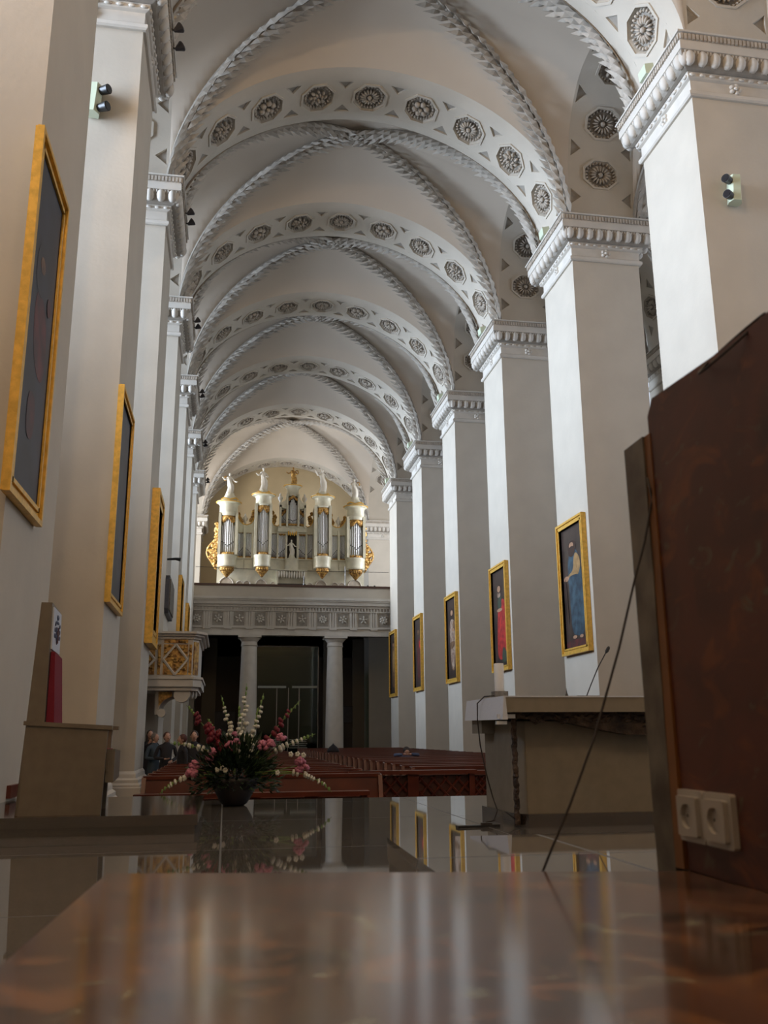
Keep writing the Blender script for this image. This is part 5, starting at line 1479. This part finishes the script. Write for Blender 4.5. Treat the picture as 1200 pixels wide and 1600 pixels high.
# ------------------------------------------------------------------ foreground table, panel, sockets, cables
TZ = CAM-0.22
tb = thing('marble_table', 'brown marble slab with rusty veins filling the foreground', 'table', (0.3, 0.8, SF))
poly = [(-0.185,1.66),(0.80,1.47),(0.80,-0.5),(-0.26,-0.5),(-0.212,1.03)]
MB().prism([(x-0.3, y-0.8) for x, y in poly], TZ-SF-0.05, TZ-SF, 'z').build('table_top', M['brownmarble'], tb)
MB().box(-0.42, 0.45, -1.2, 0.60, 0, TZ-SF-0.05).build('table_body', M['greystone'], tb)
pn = thing('marble_upright', 'tall reddish brown marble upright slab standing right of the table', 'slab', (0.76, 1.5, SF))
zb = TZ-SF+0.001
board = [(0,zb),(0.018,zb+0.80),(-0.005,zb+0.828),(-0.225,zb+0.818),(-0.40,zb+0.82),(-0.46,zb+0.90),(-0.47,zb+1.05),(-0.453,zb+1.15),(-0.46,zb+1.165),(-0.9,zb+1.4),(-2.0,zb+1.4),(-2.0,zb)]
MB().prism([(a-0.015, b) for a, b in board], 0.006, 0.06, 'x').build('face_panel', M['brownboard'], pn)
MB().hexa([(0.0,-0.01,zb),(0.055,-0.01,zb),(0.055,0.022,zb),(0.0,0.022,zb),(0.004,-0.004,zb+0.765),(0.055,-0.004,zb+0.765),(0.055,0.018,zb+0.765),(0.004,0.018,zb+0.765)]).build('edge_strip', M['edgeorange'], pn)
MB().hexa([(0.0,0.020,zb-0.03),(0.09,0.020,zb-0.03),(0.09,0.088,zb-0.03),(0.0,0.088,zb-0.03),(0.0,0.018,zb+0.765),(0.09,0.018,zb+0.765),(0.09,0.100,zb+0.763),(0.0,0.100,zb+0.763)]).build('rear_slab', M['greystone'], pn)
for k, (yc, lab) in enumerate(((1.447, 'white round-well power socket on the brown panel, farther of the pair'), (1.362, 'white round-well power socket on the brown panel, nearer of the pair'))):
    t = thing('power_socket', lab, 'socket', (0.766, yc-0.002, CAM-0.131), 0, 'power sockets on the brown marble panel')
    # frame with recessed round well; faces -x
    def disc(r, n=24): return [(r*math.cos(2*PI*i/n), r*math.sin(2*PI*i/n)) for i in range(n)]
    def rr(a, c, n=4):
        pts = []
        for cx, cy, s0 in ((a-c,a-c,0),(-a+c,a-c,PI/2),(-a+c,-a+c,PI),(a-c,-a+c,1.5*PI)):
            for i in range(n+1): pts.append((cx+c*math.cos(s0+PI/2*i/n), cy+c*math.sin(s0+PI/2*i/n)))
        return pts
    mb = MB(); mb.prism(rr(0.0405,0.005), 0.0, -0.010, 'x'); mb.build('frame', M['whiteplastic'], t)
    V, F = flat_with_holes(rr(0.031,0.003), [disc(0.0195)])
    mb = MB(); mb.add([(-0.018,a,b) for a,b in V], F)
    o_ = rr(0.031,0.003); n_ = len(o_); mb.add([(-0.010,a,b) for a,b in o_]+[(-0.018,a,b) for a,b in o_], [(i,(i+1)%n_,(i+1)%n_+n_,i+n_) for i in range(n_)])
    d_ = disc(0.0195); n_ = 24; mb.add([(-0.018,a,b) for a,b in d_]+[(-0.0105,a*0.93,b*0.93) for a,b in d_], [(i,(i+1)%n_,(i+1)%n_+n_,i+n_) for i in range(n_)]+[tuple(range(n_,2*n_))])
    mb.build('face_plate', M['whiteplastic'], t)
    mb = MB()
    for sg in (-1,1): mb.prism([(a+sg*0.0095, b) for a, b in disc(0.0025, 10)], -0.0103, -0.0112, 'x')
    mb.build('pin_hole', M['black'], t)
cb = MB(); cb.tube([(0.755,1.50,CAM+0.46),(0.765,1.508,CAM+0.42),(0.745,1.512,CAM+0.34),(0.726,1.52,CAM+0.277),(0.686,1.52,CAM+0.150),(0.634,1.53,CAM-0.003),(0.581,1.53,CAM-0.118),(0.54,1.54,CAM-0.205),(0.525,1.58,CAM-0.27),(0.52,1.60,CAM-0.40),(0.5,1.66,SF+0.01)], 0.0022, 8)
tag(cb.build('hanging_cable', M['cable'], smooth=True), 'dark cable slanting from the marble panel down to the table edge', 'cable')
cb = MB(); lp = []
for i in range(25):
    a = PI*0.35+2*PI*i/24*0.9
    lp.append((0.772+0.035*math.cos(a), 1.215-0.065*math.sin(a+0.4), CAM+0.600+0.035*math.cos(a*1.0)))
cb.tube(lp, 0.0022, 6); tag(cb.build('cable_loop', M['cable'], smooth=True), 'thin loop of cable lying over the top edge of the marble panel', 'cable')
lb = thing('granite_block', 'low polished granite block right behind the table, mirroring the right pillars', 'block', (0.9, 2.2, SF))
bt = CAM-0.28-SF
MB().prism([(0.462-0.9,2.652-2.2),(0.817-0.9,2.64-2.2),(1.9-0.9,2.66-2.2),(1.9-0.9,1.75-2.2),(0.444-0.9,1.75-2.2)], bt-0.06, bt, 'z').build('top_slab', M['granite'], lb)
MB().prism([(0.466-0.9,2.645-2.2),(1.88-0.9,2.64-2.2),(1.88-0.9,1.76-2.2),(0.448-0.9,1.76-2.2)], 0, bt-0.06, 'z').build('block_body', M['granitestep'], lb)

# ------------------------------------------------------------------ light
def area(name, loc, rot, sx, sy, power, col, spread=PI):
    l = bpy.data.lights.new(name, 'AREA'); l.shape = 'RECTANGLE'; l.size = sx; l.size_y = sy; l.energy = power; l.color = col; l.spread = spread
    o = bpy.data.objects.new(name, l); C.objects.link(o); o.location = loc; o.rotation_euler = rot
    return o
zc = (WZ0+WZ1)/2
LP, RP_ = 700, 85
for i, c in enumerate(centres):
    area('window_daylight', (BXa-0.35, c, zc), (0, -PI/2+0.02, 0), WZ1-WZ0-0.6, WHW*2-0.2, LP, (0.66, 0.80, 1.0), math.radians(80))
    area('window_daylight', (AXb+0.35, c, zc), (0, PI/2-0.1, 0), WZ1-WZ0-0.6, WHW*2-0.2, RP_, (0.66, 0.78, 1.0), math.radians(150))
for lx, ly, lz, pw in ((-1.0, 3.8, 16.6, 900), (-1.3, -4.6, 14.5, 600), (6.0, -4.0, 15.0, 350)):
    l = bpy.data.lights.new('choir_lamp', 'POINT'); l.energy = pw; l.color = (1.0, 0.72, 0.44); l.shadow_soft_size = 0.12
    o = bpy.data.objects.new('choir_lamp', l); C.objects.link(o); o.location = (lx, ly, lz)
area('loft_fill', (-6.3, 51.0, gz(11.5)), (0, -PI/2+0.1, math.radians(15)), 4.0, 1.6, 620, (1.0, 0.97, 0.92))  # added fill light in the left aisle, brightens the organ; no window here
area('loft_fill', (12.6, 51.0, gz(11.5)), (0, PI/2-0.1, math.radians(-15)), 4.0, 1.6, 420, (0.95, 0.97, 1.0))  # matching added fill from the right aisle, no window here
w = bpy.data.worlds.new('world'); bpy.context.scene.world = w; w.use_nodes = True
bg = w.node_tree.nodes['Background']; bg.inputs[0].default_value = (0.78, 0.86, 1.0, 1); bg.inputs[1].default_value = 1.0
try: w.cycles.sampling_method = 'NONE'
except Exception: pass

# ------------------------------------------------------------------ camera
cd = bpy.data.cameras.new('camera'); cam = bpy.data.objects.new('camera', cd); C.objects.link(cam)
f_, p_, y_, r_ = 1410.47, 0.2427, 0.1715, -0.0067
fw_ = Vector((math.sin(y_)*math.cos(p_), math.cos(y_)*math.cos(p_), math.sin(p_)))
r0 = Vector((math.cos(y_), -math.sin(y_), 0)); u0 = r0.cross(fw_)
rt = r0*math.cos(r_)+u0*math.sin(r_); up = u0*math.cos(r_)-r0*math.sin(r_)
cam.matrix_world = Matrix(((rt.x,up.x,-fw_.x,0),(rt.y,up.y,-fw_.y,0),(rt.z,up.z,-fw_.z,CAM),(0,0,0,1)))
cd.sensor_fit = 'VERTICAL'; cd.sensor_height = 17.3; cd.lens = 17.3*f_/1600; cd.clip_start = 0.02; cd.clip_end = 300
cd.dof.use_dof = True; cd.dof.focus_distance = 18; cd.dof.aperture_fstop = 3.5
sc = bpy.context.scene; sc.camera = cam
sc.view_settings.view_transform = 'Standard'; sc.view_settings.look = 'None'; sc.view_settings.gamma = 1; sc.view_settings.use_curve_mapping = False
sc.view_settings.exposure = 0.12
cy = sc.cycles; cy.use_denoising = True; cy.max_bounces = 7; cy.diffuse_bounces = 4; cy.glossy_bounces = 4; cy.transparent_max_bounces = 8
cy.sample_clamp_indirect = 6; cy.caustics_reflective = False; cy.caustics_refractive = False; cy.use_adaptive_sampling = True
